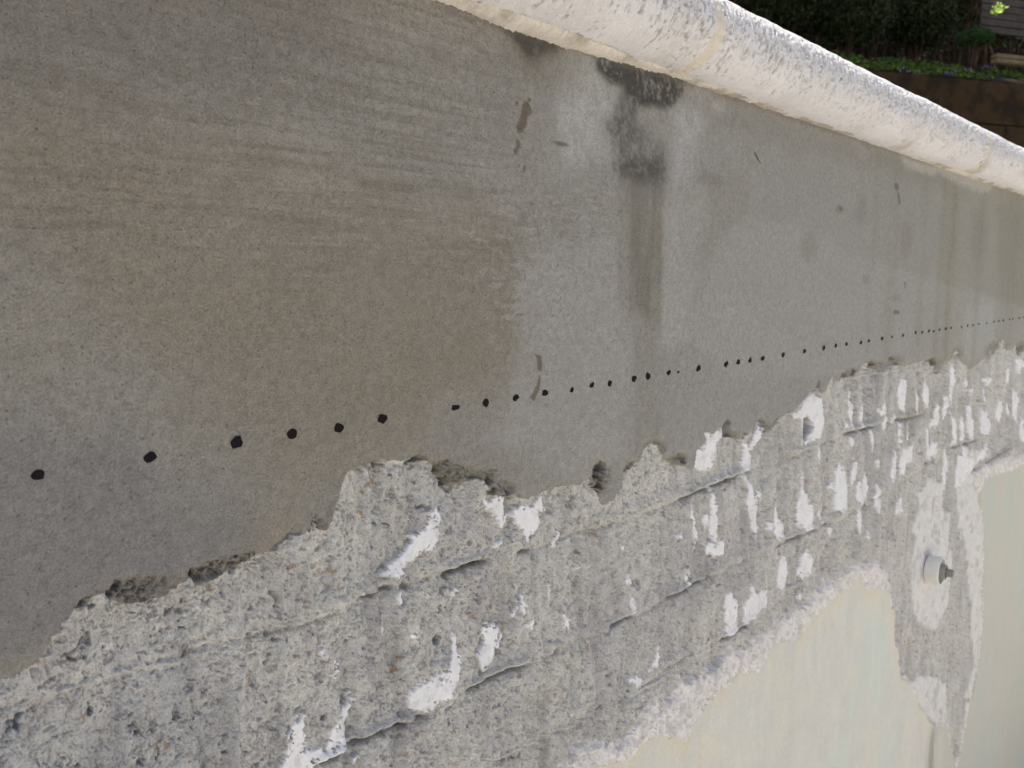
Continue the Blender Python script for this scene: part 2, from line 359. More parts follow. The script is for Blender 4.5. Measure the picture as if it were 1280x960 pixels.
# white remnants
wmask = np.zeros((nx, nz), np.int32); wsd = np.full((nx, nz), -1.)
for k, pl in enumerate(white):
    pw = WP(pl); q = local(pw, .01)
    if q is None: continue
    s = polysdf(XX[q]+wx[q]*.0040, ZZ[q]+wz[q]*.0046, pw) + rg[q]*.0026 + sand[q]*.0010 + .0004
    if k == 16:
        hc = W(1009.6, 535); s = np.where(np.hypot((XX[q]-hc[0])/abs(W(1016, 535)[0]-hc[0]), (ZZ[q]-hc[1])/abs(W(1009.6, 548)[1]-hc[1]))+.12*wx[q] < 1, -.004, s)
    s = np.where((crack[q] > .75) & (n2h[q] > -.12), s-.003, s)          # small holes through the coat
    m = s > wsd[q]; a = wsd[q]; a[m] = s[m]; wsd[q] = a
    a = wmask[q]; a[(s > 0)] = k+1; wmask[q] = a
gsd = np.full((nx, nz), -1.)
gmask = np.zeros((nx, nz), np.int32)
for k, pl in enumerate(grout):
    pw = WP(pl); q = local(pw, .02)
    if q is None: continue
    s = polysdf(XX[q]+wx[q]*.006, ZZ[q]+wz[q]*.007, pw) + rg[q]*.003
    a = gsd[q]; gsd[q] = np.maximum(a, s)
    a = gmask[q]; a[s > 0] = k+1; gmask[q] = a
wtop = np.clip(wsd/.0015, 0, 1)
smooth_h = tool*.0018 + big*.0022 + med*.0009 + vert*.0018
H = H*(1-wtop) + (smooth_h+.0013+.0004*rg+sand*.00012 - fine*.00005)*wtop
gt = sst(-.002, .004, gsd)
H = H*(1-gt) + (smooth_h*1.2+.0022+crs*.0012+sand*.0003)*gt
# grooves and ridges
gdark = np.zeros((nx, nz)); glight = np.zeros((nx, nz))
for pts, a_ in dark_grooves:
    pw = WP(pts); q = local(pw, .02)
    if q is None: continue
    d, sg, t = linesd(XX[q]+wx[q]*.001, ZZ[q]+wz[q]*.0012, pw)
    sd_ = d*sg; taper = sst(0, .12, t)*sst(1, .8, t)
    near = np.exp(-(d/.006)**2)
    prof = -np.exp(-((sd_+.0006)/.0018)**2)*.0032 + np.exp(-((sd_-.0042)/.0024)**2)*.0014
    prof -= np.where(sd_ < 0, np.exp(-(sd_/.008)**2), 0)*.0008
    H[q] += prof*a_*taper
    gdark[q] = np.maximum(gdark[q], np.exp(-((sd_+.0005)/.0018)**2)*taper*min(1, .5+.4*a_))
courses = [[(-160,945),(-100,925),(50,873),(148,843),(302,798),(430,763),(480,741),(560,718),(620,698),(680,686),(740,663),(792,647),(860,624),(922,597),(1000,568),(1058,543),(1102,531),(1159,517),(1230,497),(1320,470)],
 [(300,1012),(390,968),(470,922),(557,889),(585,868),(672,830),(706,812),(799,768),(904,717),(971,684),(1045,653),(1120,610),(1172,574),(1230,548),(1320,516)],
 [(500,1015),(600,965),(725,902),(790,872),(850,828),(905,803),(951,771),(1031,712),(1088,679),(1136,645)]]
for pts in courses:
    pw = WP(pts); q = local(pw, .03)
    d, sg, t = linesd(XX[q]+wx[q]*.0014, ZZ[q]+wz[q]*.0014+vz_[q]*.001, pw); sd_ = d*sg
    am = np.clip(.55+.9*fbm(XX[q]/.05, ZZ[q]/.05, 221, 2), .1, 1)
    H[q] += am*(-np.exp(-((sd_+.0012)/.0022)**2)*.0015 + np.exp(-((sd_-.006)/.005)**2)*.0016 - np.where(sd_ < 0, np.exp(-(sd_/.014)**2), 0)*.0012)
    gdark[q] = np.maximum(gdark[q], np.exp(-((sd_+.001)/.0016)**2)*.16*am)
for pts, a_ in light_ridges:
    pw = WP(pts); q = local(pw, .02)
    if q is None: continue
    d, sg, t = linesd(XX[q]+wx[q]*.0012, ZZ[q]+wz[q]*.0015, pw)
    taper = sst(0, .12, t)*sst(1, .88, t)
    sd_ = d*sg
    H[q] += (np.exp(-(d/.0012)**2)*.0016 - np.exp(-((sd_+.003)/.002)**2)*.0009)*a_*taper
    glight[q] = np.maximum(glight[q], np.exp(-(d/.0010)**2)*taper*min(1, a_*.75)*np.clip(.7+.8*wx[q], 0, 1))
# old plaster
ramp = sst(-.0005, .010, srim)
H = H*(1-ramp) + (cre_h*ramp + sub_h*.3*(1-ramp))*ramp
frac = sst(.0, .003, srim)*sst(.003, -.001, scr)
H += frac*(crs*.0005 + med*.0003 + rg*.0012 - crack*.0006)
# render coat: thickness varies along its broken edge
thk = np.clip(.75+.9*fbm(XX/.035, ZZ/.035, 28, 2), .25, 1.4)
rt = sst(-.0004, .0012, sr)
edge_round = sst(0, .010, sr)
H = H*(1-rt) + (ren_h*(thk*(1-edge_round)+edge_round) + (1-edge_round)*(med*.0006+sand*.0003))*rt
rough_edge = []                                               # rough broken places and holes in the coat: px x, y, rx, ry, depth mm
holes = [(558, 603, 5, 9, 8), (549, 588, 4, 6, 5), (752, 585, 6, 12, 10), (749, 603, 6, 15, 9), (744, 594, 5, 16, 5), (610, 600, 5, 9, 6), (615, 613, 4, 7, 5), (589, 596, 5, 6, 4), (631, 617, 3, 6, 5), (239, 716, 4, 8, 7), (246, 722, 6, 5, 3),
 (146, 733, 7, 9, 6), (139, 742, 6, 6, 4), (104, 756, 8, 4, 5), (118, 760, 7, 4, 4), (390, 650, 3, 8, 7), (386, 661, 4, 4, 4), (530, 574, 8, 5, 4), (909, 535, 2.5, 10, 8), (911, 544, 3, 5, 6), (955, 532, 2.5, 8, 8), (930, 545, 2.5, 4, 5),
 (974, 522, 3, 3, 5), (1022, 482, 2, 9, 9), (1067, 464, 3, 6, 8), (1115, 448, 3, 6, 6), (1120, 454, 3, 3, 4), (1090, 456, 2.5, 4, 5), (1168, 452, 2, 5, 8), (1158, 453, 2, 3, 5), (1173, 465, 2, 3, 5),
 (1199, 446, 2.5, 5, 5), (1239, 442, 2.5, 6, 6), (1276, 438, 3, 6, 8), (852, 577, 3, 5, 4), (782, 588, 3, 4, 5), (303, 701, 4, 3, 4), (1062, 484, 3, 7, 6), (1072, 481, 3.5, 7, 6), (1086, 488, 2, 4, 6), (1125, 478, 2, 7, 4),
 (602, 703, 4, 5, 5), (800, 729, 2.5, 5, 4), (711, 666, 2, 5, 3), (552, 802, 6, 7, 5), (628, 885, 6, 5, 3), (120, 893, 5, 8, 5), (25, 912, 5, 6, 4), (105, 962, 5, 6, 4), (408, 900, 6, 6, 5), (720, 567+66, 2, 7, 3), (777, 850, 2, 4, 4), (1158, 786, 4, 4, 5), (1009.6, 535, 8, 15, 9),
 (944, 566, 2, 4, 4), (1086, 700, 3, 3, 3), (225, 893, 6, 12, 2.5), (245, 865, 8, 14, 2), (800, 700, 3, 9, 2), (692, 640, 3, 4, 3), (716, 634, 3, 3, 3), (590, 680, 4, 4, 2.5)]
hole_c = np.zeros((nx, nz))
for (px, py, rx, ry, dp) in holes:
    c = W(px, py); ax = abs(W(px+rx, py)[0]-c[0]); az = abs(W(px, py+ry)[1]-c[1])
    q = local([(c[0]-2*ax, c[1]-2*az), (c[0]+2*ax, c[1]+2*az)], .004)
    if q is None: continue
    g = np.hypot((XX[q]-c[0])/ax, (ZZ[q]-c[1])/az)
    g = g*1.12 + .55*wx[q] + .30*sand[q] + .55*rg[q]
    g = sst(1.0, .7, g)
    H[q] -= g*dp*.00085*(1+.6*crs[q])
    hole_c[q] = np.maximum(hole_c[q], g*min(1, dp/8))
# crumbly zones on the coat's lower edge (px x, y, rx, ry)
crumb = np.zeros((nx, nz))
for (px, py, rx, ry) in [(185, 735, 45, 20), (262, 712, 30, 12), (560, 595, 35, 14), (595, 600, 30, 14), (545, 585, 20, 12), (625, 610, 15, 12), (120, 752, 22, 12), (750, 600, 12, 26), (300, 700, 30, 9), (1090, 458, 14, 8), (1118, 452, 10, 8), (1195, 446, 8, 12),
        (1160, 456, 18, 7), (1245, 436, 14, 12), (1275, 438, 10, 12), (1062, 470, 12, 10), (960, 538, 8, 9), (915, 545, 8, 9), (395, 655, 10, 10), (815, 562, 16, 14), (845, 575, 14, 8), (790, 583, 10, 8)]:
    c = W(px, py); ax = abs(W(px+rx, py)[0]-c[0]); az = abs(W(px, py+ry)[1]-c[1])
    q = local([(c[0]-2*ax, c[1]-2*az), (c[0]+2*ax, c[1]+2*az)], .004)
    if q is None: continue
    g = np.hypot((XX[q]-c[0])/ax, (ZZ[q]-c[1])/az)+.35*wx[q]
    crumb[q] = np.maximum(crumb[q], sst(1.2, .6, g))
H += crumb*(crs*.0024 + med*.0012 + rg*.0016 - crack*.0012 - pit*1.2 + peb*.6 + sand*.0007)*np.where(sr > 0, 1, .3) - crumb*.0014*(sr > 0)
# pipe hole is handled by the grout level staying shallow
# ------------------------------------------------------------------ colour of the wall (damp, dirt, stains, plus shade painted into recesses and the left side)
def C(c): return lin(c)[None, None, :]
def mixc(A, c, f):
    f = np.clip(f, 0, 1)[..., None]
    return A*(1-f) + (c if isinstance(c, np.ndarray) and c.ndim == 3 else C(c))*f
def ell(px, py, rx, ry, soft=.6, warp=.25):
    c = W(px, py); ax = abs(W(px+rx, py)[0]-c[0]); az = abs(W(px, py+ry)[1]-c[1])
    g = np.hypot((XX-c[0])/ax, (ZZ-c[1])/az)+warp*wx+warp*.8*vx_
    return sst(1+soft, 1-soft, g)
def psoft(pts, soft, warp=.004):
    pw = WP(pts); s = polysdf(XX+vx_*warp+wx*warp*.3, ZZ+vz_*warp+wz*warp*.3, pw)
    return sst(-soft, soft, s)
n1 = fbm(XX/.04, ZZ/.04, 40, 4); n2 = fbm(XX/.015, ZZ/.015, 44, 4); n3 = fbm(XX/.12, ZZ/.12, 47, 3)
# render coat
ren = np.ones((nx, nz, 3))*C((139, 135, 128))
ren = ren*(1+.08*n1+.07*n2+.06*sand+.06*fine)[..., None]
def psoft2(pts, soft):
    pw = WP(pts); k_ = .016*fbm(XX/.02, ZZ/.0028, 301, 4, .6)
    return sst(-soft, soft, polysdf(XX+vx_*.02+wx*.004+k_, ZZ+vz_*.02+wz*.004, pw))
bz = psoft2([(-300,150),(0,130),(200,165),(420,190),(560,240),(640,290),(665,350),(640,440),(652,480),(610,512),(560,522),(520,560),(420,600),(340,640),(290,690),(230,730),(180,720),(300,640),(390,590),(330,560),(240,490),(150,430),(0,350),(-300,250)], .026)
ren = mixc(ren, (126, 119, 107), sst(Xof(760), Xof(500), XX)*.45)
ren = mixc(ren, (127, 119, 105), np.clip(bz*(.78+.3*n1), 0, 1))
strk = sst(-.02, .03, ZZ-.0)*sst(Xof(700), Xof(560), XX)
ren = mixc(ren, (108, 98, 85), strk*sst(.05, .45, streak+.5*sand)*.38)
ren = mixc(ren, (152, 147, 140), strk*sst(.05, .5, -streak+.5*sand)*.28*sst(Xof(60), Xof(400), XX))
bl = psoft([(-300,400),(0,470),(150,520),(250,600),(330,640),(200,720),(60,800),(-300,1000)], .02, .02)
ren = mixc(ren, (118, 115, 113), bl*.75)  # darker bottom left: falloff of light painted into the colour
tl = psoft([(-500,-300),(500,-60),(420,60),(300,120),(0,130),(-500,200)], .03, .02)
ren = mixc(ren, (112, 106, 99), tl*.6)  # top left also carries the light's falloff in its colour
ren = mixc(ren, (150, 146, 140), psoft([(650,330),(775,300),(785,420),(790,560),(700,600),(600,560),(640,500),(645,430)], .010, .012)*.55*(1+.5*streak))
# brushed fringe of the damp zone
fr = psoft([(620,200),(760,240),(770,330),(700,330),(640,440),(600,440),(560,300)], .012, .02)
ren = mixc(ren, (156, 151, 144), fr*sst(.1, .45, fbm(XX/.012, ZZ/.0022, 51, 4, .65)+.5*sand)*.45)
ren = mixc(ren, (112, 104, 92), fr*sst(.1, .45, fbm(XX/.012, ZZ/.0026, 53, 4, .65)+.5*sand)*.45)
# right part
rp = sst(Xof(820), Xof(870), XX)
ren = mixc(ren, (141, 138, 132), rp*.7)
ren = mixc(ren, (139, 135, 123), sst(Xof(1090), Xof(1230), XX)*.75)
ren = mixc(ren, (132, 128, 112), sst(Xof(1170), Xof(1175), XX)*sst(Xof(1204), Xof(1180), XX)*.55)
ren = mixc(ren, (125, 122, 108), psoft([(1245,250),(1330,280),(1330,420),(1248,380)], .02, .02)*.5)
ren = mixc(ren, (158, 158, 152), psoft([(1206,385),(1240,375),(1243,440),(1215,460),(1203,440)], .012, .01)*.7)
ren = mixc(ren, (128, 124, 116), psoft([(845,110),(1000,160),(1190,220),(1180,240),(1000,190),(850,150)], .012, .01)*.45)
ren = mixc(ren, (168, 165, 160), psoft([(858,118),(905,125),(905,138),(860,140)], .008, .01)*.6*(.6+.8*n2))
ren = mixc(ren, (122, 118, 108), ell(886, 225, 16, 10, .5)*.7)
cur = psoft([(892,320),(900,288),(938,268),(1000,285),(1100,330),(1340,400),(1340,460),(900,470),(860,420)], .006, .008)
ren = mixc(ren, (150, 147, 141), cur*.5)
ren = mixc(ren, (134, 129, 119), psoft([(850,240),(940,210),(935,266),(896,288),(888,320),(850,330)], .010, .01)*.5)
for p_ in [(1010,308,9,18), (1048,262,6,5), (1118,372,5,4), (1080,230+120,4,5), (1028,430,5,4), (1222,300,10,40), (1076,262,6,20), (1130,300,8,25)]:
    ren = mixc(ren, (124, 119, 108), ell(*p_, .6)*.5)
for x_, w_, a_ in [(1088,5,.25), (1112,7,.3), (1150,5,.25), (1172,3,.5), (1186,4,.5), (1262,8,.35), (1222,4,.3)]:
    ren = mixc(ren, (122, 116, 98), np.exp(-((XX-Xof(x_))/abs(Xof(x_+w_)-Xof(x_)))**2)*a_*np.clip(.8+.8*fbm(XX/.02, ZZ/.1, int(x_), 2), 0, 1))
ren = mixc(ren, (172, 168, 161), psoft([(1120,186),(1190,206),(1240,232),(1235,244),(1180,226),(1130,204)], .006, .008)*.6)
# damp column below the joint
colm = sst(Xof(764), Xof(790), XX+vx_*.010+wx*.002)*sst(Xof(829), Xof(822), XX+vx_*.003+wx*.0012)*np.clip(.8+.6*fbm(XX/.01, ZZ/.06, 251, 3), 0, 1)
up = psoft([(740,200),(850,200),(850,418),(740,405)], .012, .012)
ren = mixc(ren, (115, 109, 98), colm*up*.90)
ren = mixc(ren, (132, 127, 119), colm*psoft([(740,400),(850,400),(850,570),(740,570)], .01, .004)*.7)
ren = mixc(ren, (166, 163, 158), psoft([(826,240),(880,235),(862,420),(824,420)], .016, .014)*.32)
ren = mixc(ren, (160, 158, 153), psoft([(690,85),(755,80),(765,215),(700,190)], .018, .015)*.85*(1+.6*n2))
ren = mixc(ren, (158, 156, 152), psoft([(845,120),(880,150),(860,215),(835,220),(840,160)], .014, .01)*.8*(1+.6*n2))
ren = mixc(ren, (160, 158, 153), psoft([(700,100),(770,110),(770,150),(700,150)], .01, .01)*.7*(1+.6*n2))
mott = np.clip(.72+.7*n2+.35*crs+.5*sand, 0, 1)
D3 = psoft([(762,150),(800,160),(828,185),(836,215),(820,235),(790,236),(764,222),(766,190)], .010, .008)
ren = mixc(ren, (92, 88, 85), D3*np.clip(mott+.3*sand, 0, 1)*.8)
ren = mixc(ren, (76, 73, 70), ell(798, 212, 24, 15, .7)*np.clip(mott+.2*sand, 0, 1)*.75)
D2 = psoft([(738,60),(850,88),(850,112),(838,132),(804,136),(786,126),(778,108),(758,100),(742,86)], .005, .006)
ren = mixc(ren, (58, 56, 54), D2*np.clip(.35+mott+.4*sand, 0, 1)*.92)
ren = mixc(ren, (80, 76, 72), psoft([(776,110),(800,110),(792,170),(770,190),(764,160)], .008, .008)*np.clip(mott, 0, 1)*.8)
ren = mixc(ren, (55, 52, 48), psoft([(622,24),(706,44),(696,70),(664,74),(644,54)], .006, .005)*np.clip(.4+mott, 0, 1)*.95)
ren = mixc(ren, (112, 102, 90), psoft([(640,50),(700,60),(720,110),(690,110),(650,80)], .014, .01)*.5)
ren = mixc(ren, (112, 108, 98), psoft([(540,-6),(640,28),(800,78),(1180,205),(1180,212),(800,88),(640,40),(540,6)], .004, .004)*.5)
ren = mixc(ren, (90, 84, 74), ell(700, 180, 10, 3, .6)*.8)
blobs = [CU([(695,360),(708,370),(700,385),(693,375)]), CU([(645,375),(660,378),(655,395),(645,390)]), CU([(672,385),(690,378),(705,400),(708,420),(695,440),(690,470),(672,495),(655,495),(650,470),(665,440)]),
  CU([(650,515),(663,520),(665,545),(650,570),(640,577),(635,560),(648,545)]), CU([(630,415),(645,425),(640,435)]), CU([(590,412),(600,412),(597,420)]), CU([(652,615),(662,612),(660,632)]), CU([(675,612),(684,615),(680,640),(672,635)]),
  C5([(715,360),(740,365),(748,400),(742,430),(728,420),(725,380)]), C5([(735,440),(742,450),(738,500),(720,540),(700,525),(715,505),(730,470)]), C5([(648,215),(672,215),(675,222),(650,224)]),
  CR([(790,682),(805,680),(812,700),(802,712),(796,700)]), CR([(804,712),(812,720),(818,765),(806,755)]), C6([(828,95),(833,95),(836,125),(830,120)]), CR([(585,765),(600,768),(602,785),(588,785)]), C6([(790,200),(812,205),(808,218),(790,216)])]
for k, b_ in enumerate(blobs):
    pw = WP(b_); q = local(pw, .006)
    s = polysdf(XX[q]+wx[q]*.0012, ZZ[q]+wz[q]*.0012, pw)
    f_ = sst(-.0005, .0008, s)*.8
    cc = (92, 82, 66) if k < 11 else (98, 88, 76)
    ren[q] = mixc(ren[q], cc, f_); H[q] += f_*.0003
ren = ren*1.09
# substrate
gr = np.ones((nx, nz, 3))*C((192, 188, 180))
gr = gr*(1+.08*n1+.08*n2+.10*sand+.07*crs+.06*rg+.13*fine)[..., None]
gr = mixc(gr, (168, 165, 165), sst(.05, .5, n3)*.5)
gr = mixc(gr, (194, 190, 181), sst(.1, .5, vert)*.35)
gr = mixc(gr, (158, 154, 149), sst(.15, .5, -vert)*.4)
gr = mixc(gr, (198, 193, 185), sst(.1, .8, tool)*.35)
gr = mixc(gr, (168, 163, 159), sst(.1, .5, fbm(XX/.03, ZZ/.045, 201, 4, .6))*.6)
gr = mixc(gr, (166, 164, 164), psoft([(-200,860),(100,850),(260,830),(300,960),(-200,1100)], .02, .02)*.5)
gr = mixc(gr, (190, 184, 176), psoft([(64,796),(130,745),(230,735),(330,695),(400,680),(300,740),(150,800),(50,850)], .008, .01)*.45)
lo = sst(.004, .05, -sr)
gr = mixc(gr, (122, 118, 112), np.maximum((pit > .0006)*.35, crack*.22))  # pits and hollows darkened: recess shade painted in, with some dirt
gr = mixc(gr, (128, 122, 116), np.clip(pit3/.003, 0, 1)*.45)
sel = (wi > .975) & (wd < .34)
gr = mixc(gr, (150, 120, 88), sel*.7)
sel = (wi > .88) & (wi < .93) & (wd < .36)
gr = mixc(gr, (120, 116, 118), sel*.6)
sel = (wi > .80) & (wi < .88) & (wd < .38)
gr = mixc(gr, (192, 186, 176), sel*.6)
sel = (wi2 > .985) & (wd2 < .42)
gr = mixc(gr, (160, 128, 92), sel*.55)
gr = mixc(gr, (112, 106, 101), gdark*.75)  # shadow line of the grooves painted into the concrete colour
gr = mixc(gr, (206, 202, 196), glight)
gr = mixc(gr, (150, 146, 136), psoft([(1130,470),(1190,480),(1190,530),(1130,540)], .02, .02)*.4)
whi = np.ones((nx, nz, 3))*C((220, 217, 215))*(1+.05*n2+.05*sand)[..., None]
whi = mixc(whi, (176, 171, 165), sst(.05, .45, fbm(XX/.007, ZZ/.009, 231, 4, .65))*.35)
whi = mixc(whi, (178, 173, 167), sst(.0015, .0, wsd+.001*rg)*.6)
whi = whi*(1+.06*rg+.05*fine)[..., None]
grt = np.ones((nx, nz, 3))*C((207, 203, 197))*(1+.09*n2+.10*crs)[..., None]
grt = mixc(grt, (160, 156, 150), sst(.12, .5, n2)*.6)
grt = mixc(grt, (168, 165, 164), sst(.004, 0, gsd)*.5)
rimc = np.ones((nx, nz, 3))*C((212, 206, 200))*(1+.10*n2+.10*crs+.06*sand)[..., None]
rimc = mixc(rimc, (182, 175, 167), np.maximum(sst(.05, .4, fbm(XX/.006, ZZ/.006, 61, 4)), crack)*.7)
rimc = mixc(rimc, (160, 156, 150), sst(.003, 0, srim)*.5)
crm = np.ones((nx, nz, 3))*C((197, 194, 184))*(1+.05*n1+.03*n2)[..., None]
vs = fbm(XX/.012+.8*vx_, ZZ/.12, 70, 4, .6)
cl = fbm(XX/.035, ZZ/.045, 241, 5, .6)
crm = crm*(1+.05*cl+.02*fine)[..., None]
crm = mixc(crm, (204, 196, 172), sst(.05, .5, cl)*.5)
crm = mixc(crm, (203, 193, 165), sst(.025, .002, scr)*np.clip(.4+1.2*n1, 0, 1)*.8)
crm = mixc(crm, (188, 198, 188), sst(-.05, .5, fbm(XX/.07, ZZ/.16, 72, 3)-.08)*.55*sst(.01, .05, scr))
crm = mixc(crm, (190, 180, 152), sst(.15, .6, vs)*.22)
crm = mixc(crm, (216, 216, 202), sst(.2, .7, -vs)*.2)
rr = sst(Xof(1190), Xof(1225), XX)
crm = mixc(crm, (176, 172, 158), rr*.65)
crm = mixc(crm, (176, 182, 172), rr*sst(-.1, .4, fbm(XX/.05, ZZ/.2, 75, 3))*.5)
st = np.exp(-((XX-Xof(1200))/.03)**2)*sst(W(1200, 850)[1], W(1200, 880)[1], ZZ)
crm = mixc(crm, (128, 124, 112), st*np.clip(.6+vs, 0, 1)*.7)
# regions
reg = np.zeros((nx, nz), np.int32)                       # 0 concrete
colr = gr
g_ = (gmask > 0); colr = np.where(g_[..., None], grt, colr); reg = np.where(g_, 1000+gmask, reg)
w_ = (wmask > 0); colr = np.where(w_[..., None], whi, colr); reg = np.where(w_, wmask, reg)
r_ = (srim > 0) & (scr <= 0); colr = np.where(r_[..., None], rimc, colr); reg = np.where(r_, 2000, reg)
c_ = (scr > 0) & (srim > 0); colr = np.where(c_[..., None], crm, colr); reg = np.where(c_, 2001, reg)
e_ = (sr > 0); ren = mixc(ren, (128, 119, 104), crumb*.55)
colr = np.where(e_[..., None], ren, colr); reg = np.where(e_, 3000, reg)
colr = colr*(1-.25*hole_c[..., None])                    # recess shade painted into the holes, with some dirt
colr = np.clip(colr*np.array(WARM), .01, .9)
YY = -H + .0030
YY = np.where(ZZ > ZC-.001, YY, YY)
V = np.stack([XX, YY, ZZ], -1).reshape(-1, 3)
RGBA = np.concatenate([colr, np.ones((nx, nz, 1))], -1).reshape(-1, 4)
ii, jj = np.meshgrid(np.arange(nx-1), np.arange(nz-1), indexing='ij')
a = (ii*nz+jj).ravel(); quads = np.stack([a, a+1, a+nz+1, a+nz], 1)
fr_ = reg[:-1, :-1].ravel()

m_render = tinted('trowelled cement render', .28, 1000, [(620, .94, (.08, .075, .07), .4, .32), (800, .93, (.40, .37, .33), .35, .32)], .88, (1.0, .0014))
m_sub = tinted('scabbled concrete', .24, 1000, [(300, .93, (.11, .105, .10), .55, .34), (600, .88, (.14, .135, .13), .55, .40), (420, .90, (.60, .57, .53), .45, .38), (340, .975, (.34, .24, .16), .5, .36)], .93, (1.0, .0014))
m_white = tinted('white bonding coat', .05, 900, [(380, .93, (.25, .24, .22), .6, .25)], .85, (.4, .0005))
m_grout = tinted('pale grout', .08, 700, [(300, .92, (.2, .19, .18), .6, .28)], .9, (.5, .0008))
m_rim = tinted('broken plaster edge', .10, 600, [(300, .9, (.25, .24, .25), .6, .3)], .9, (.6, .0010))
m_cream = tinted('old pool plaster', .09, 800, [(300, .95, (.42, .40, .34), .4, .3)], .7, (.25, .0005))

wall = empty('pool_wall', (0, 0, FLOOR))
tag(wall, 'grey pool wall with fresh cement band above rough stripped concrete and old cream plaster', 'pool wall')
def part(name, fm, m, label=None):
    q = quads[fm]
    if len(q) == 0: return None
    u, inv = np.unique(q.ravel(), return_inverse=True)
    Vv = V[u].copy(); Vv[:, 2] -= FLOOR
    o = link(name, npmesh(name, Vv, inv.reshape(-1, 4), RGBA[u]), m, wall)
    if label: o['label'] = label
    return o
part('cement_render', fr_ == 3000, m_render, 'smooth grey cement band with brown damp zones and a ragged lower edge')
part('rough_concrete', fr_ == 0, m_sub, 'rough stripped concrete with gritty aggregate and level scratch lines')
part('plaster_edge', fr_ == 2000, m_rim, 'broken white edge of the old plaster')
part('old_plaster', fr_ == 2001, m_cream, 'smooth cream and pale green old plaster')
for k in range(len(white)): part('white_patch', fr_ == k+1, m_white)
for k in range(len(grout)): part('grout_patch', fr_ == 1000+k+1, m_grout)

# marker dots drawn on the render, each lying on its relief
m_ink, n_, b_ = mat('black marker ink'); b_.inputs['Base Color'].default_value = (.010, .007, .009, 1); b_.inputs['Roughness'].default_value = .8; b_.inputs['Specular IOR Level'].default_value = .1
dots = [(45,593,20,17),(187,571,16,14),(293,552,15,15),(362,542,14,14),(421,534,11,12),(476,523,11,13),(568,509,11,8),(605,503,9,11),(643,497,8,8),(679,491,8,8),(712,487,5,6),(737,481,6,8),(759,479,6,8),
 (791,473,7,9),(808,470,6,9),(834,466,5,7),(846,465,3,3),(871,460,5.5,8.5),(906,455,5,8),(921,452,5,7.5),(936,450,4.5,7),(952,448,4.5,6.5),(977,443,4.2,6.5),(1003,439,4,6),(1027,435,3.6,6),(1043,432,3.4,5.6),(1057,430,3.2,5),
 (1075,428,3,5),(1085,426,2.8,4.2),(1101,423,2.8,5),(1113,421,2.2,3.6),(1127,419,2.4,4.8),(1143,416,2.2,4.4),(1151,415,2.2,4),(1160,414,2.2,4.2),(1166,414,2,3.8),(1173,412,2,3.6),(1181,411,2,3.6),(1187,410,2,3.4),(1200,409,1.5,3),
 (1208,407,1.6,3.2),(1215,406,1.6,3.2),(1222,405,1.6,3),(1232,404,1.5,2.8),(1241,402,1.5,2.8),(1247,401,1.5,3),(1253,400.5,1.5,3),(1261,399,1.4,2.6),(1265,398.5,1.4,2.6),(1273,397.5,1.4,2.4),(1278,396.5,1.4,2.4),(1285,395.5,1.3,2.4),(1294,394,1.3,2.2),(1301,393,1.3,2.2)]
def wall_y(X, Z):
    i = np.clip(np.searchsorted(Xs, X), 1, nx-2)
    j = np.argmin(np.abs(ZZ[i]-Z))
    return float(YY[max(0, i-2):i+3, max(0, j-2):j+3].min())
for (px, py, pw_, ph_) in dots:
    n = 10; c = W(px, py); y0 = wall_y(*c)-.00012
    vs_ = [(c[0], y0, c[1]-FLOOR)]
    for k in range(n):
        t = 2*math.pi*k/n + rnd.uniform(-.1, .1); rr_ = .5*rnd.uniform(.74, 1.22)
        q = W(px+pw_*rr_*math.cos(t)+pw_*.12*math.sin(t), py-ph_*rr_*math.sin(t)); vs_.append((q[0], y0, q[1]-FLOOR))
    for k in range(n): x_, y_, z_ = vs_[1+k]; vs_.append((x_, y0+.0010, z_))
    fs = [(0, 1+k, 1+(k+1) % n) for k in range(n)] + [(1+k, 1+n+k, 1+n+(k+1) % n, 1+(k+1) % n) for k in range(n)]
    me = bpy.data.meshes.new('marker_dot'); me.from_pydata(vs_, [], fs); me.update()
    link('marker_dot', me, m_ink, wall)

# ------------------------------------------------------------------ coping stones: rounded nose, pitted cast stone
m_cop = tinted('weathered cast stone', .10, 900, [(520, .86, (.24, .22, .19), .6, .34)], .85, (.8, .0010))
m_mortar = tinted('tan joint mortar', .08, 700, None, .95, (.6, .0008))
T, PRJ = .068, .045
r0 = T/2
prof = [(.34, 0.0), (.10, 0.0), (.02, 0)]
ny_ = 150
prof_pts = []
for k in range(60): prof_pts.append((.003 - (.003+PRJ-r0-.006)*k/60, .0008*0))
for k in range(110):
    t = -math.pi/2 - math.pi*k/109
    cx = -(PRJ-r0-.006); prof_pts.append((cx + (r0+.006)*math.cos(t), r0 + r0*math.sin(t)))
prof_pts += [(cx+.01+.012*k, T) for k in range(30)]
prof_pts = [(.02, 0.0)] + prof_pts
PP = np.array(prof_pts)
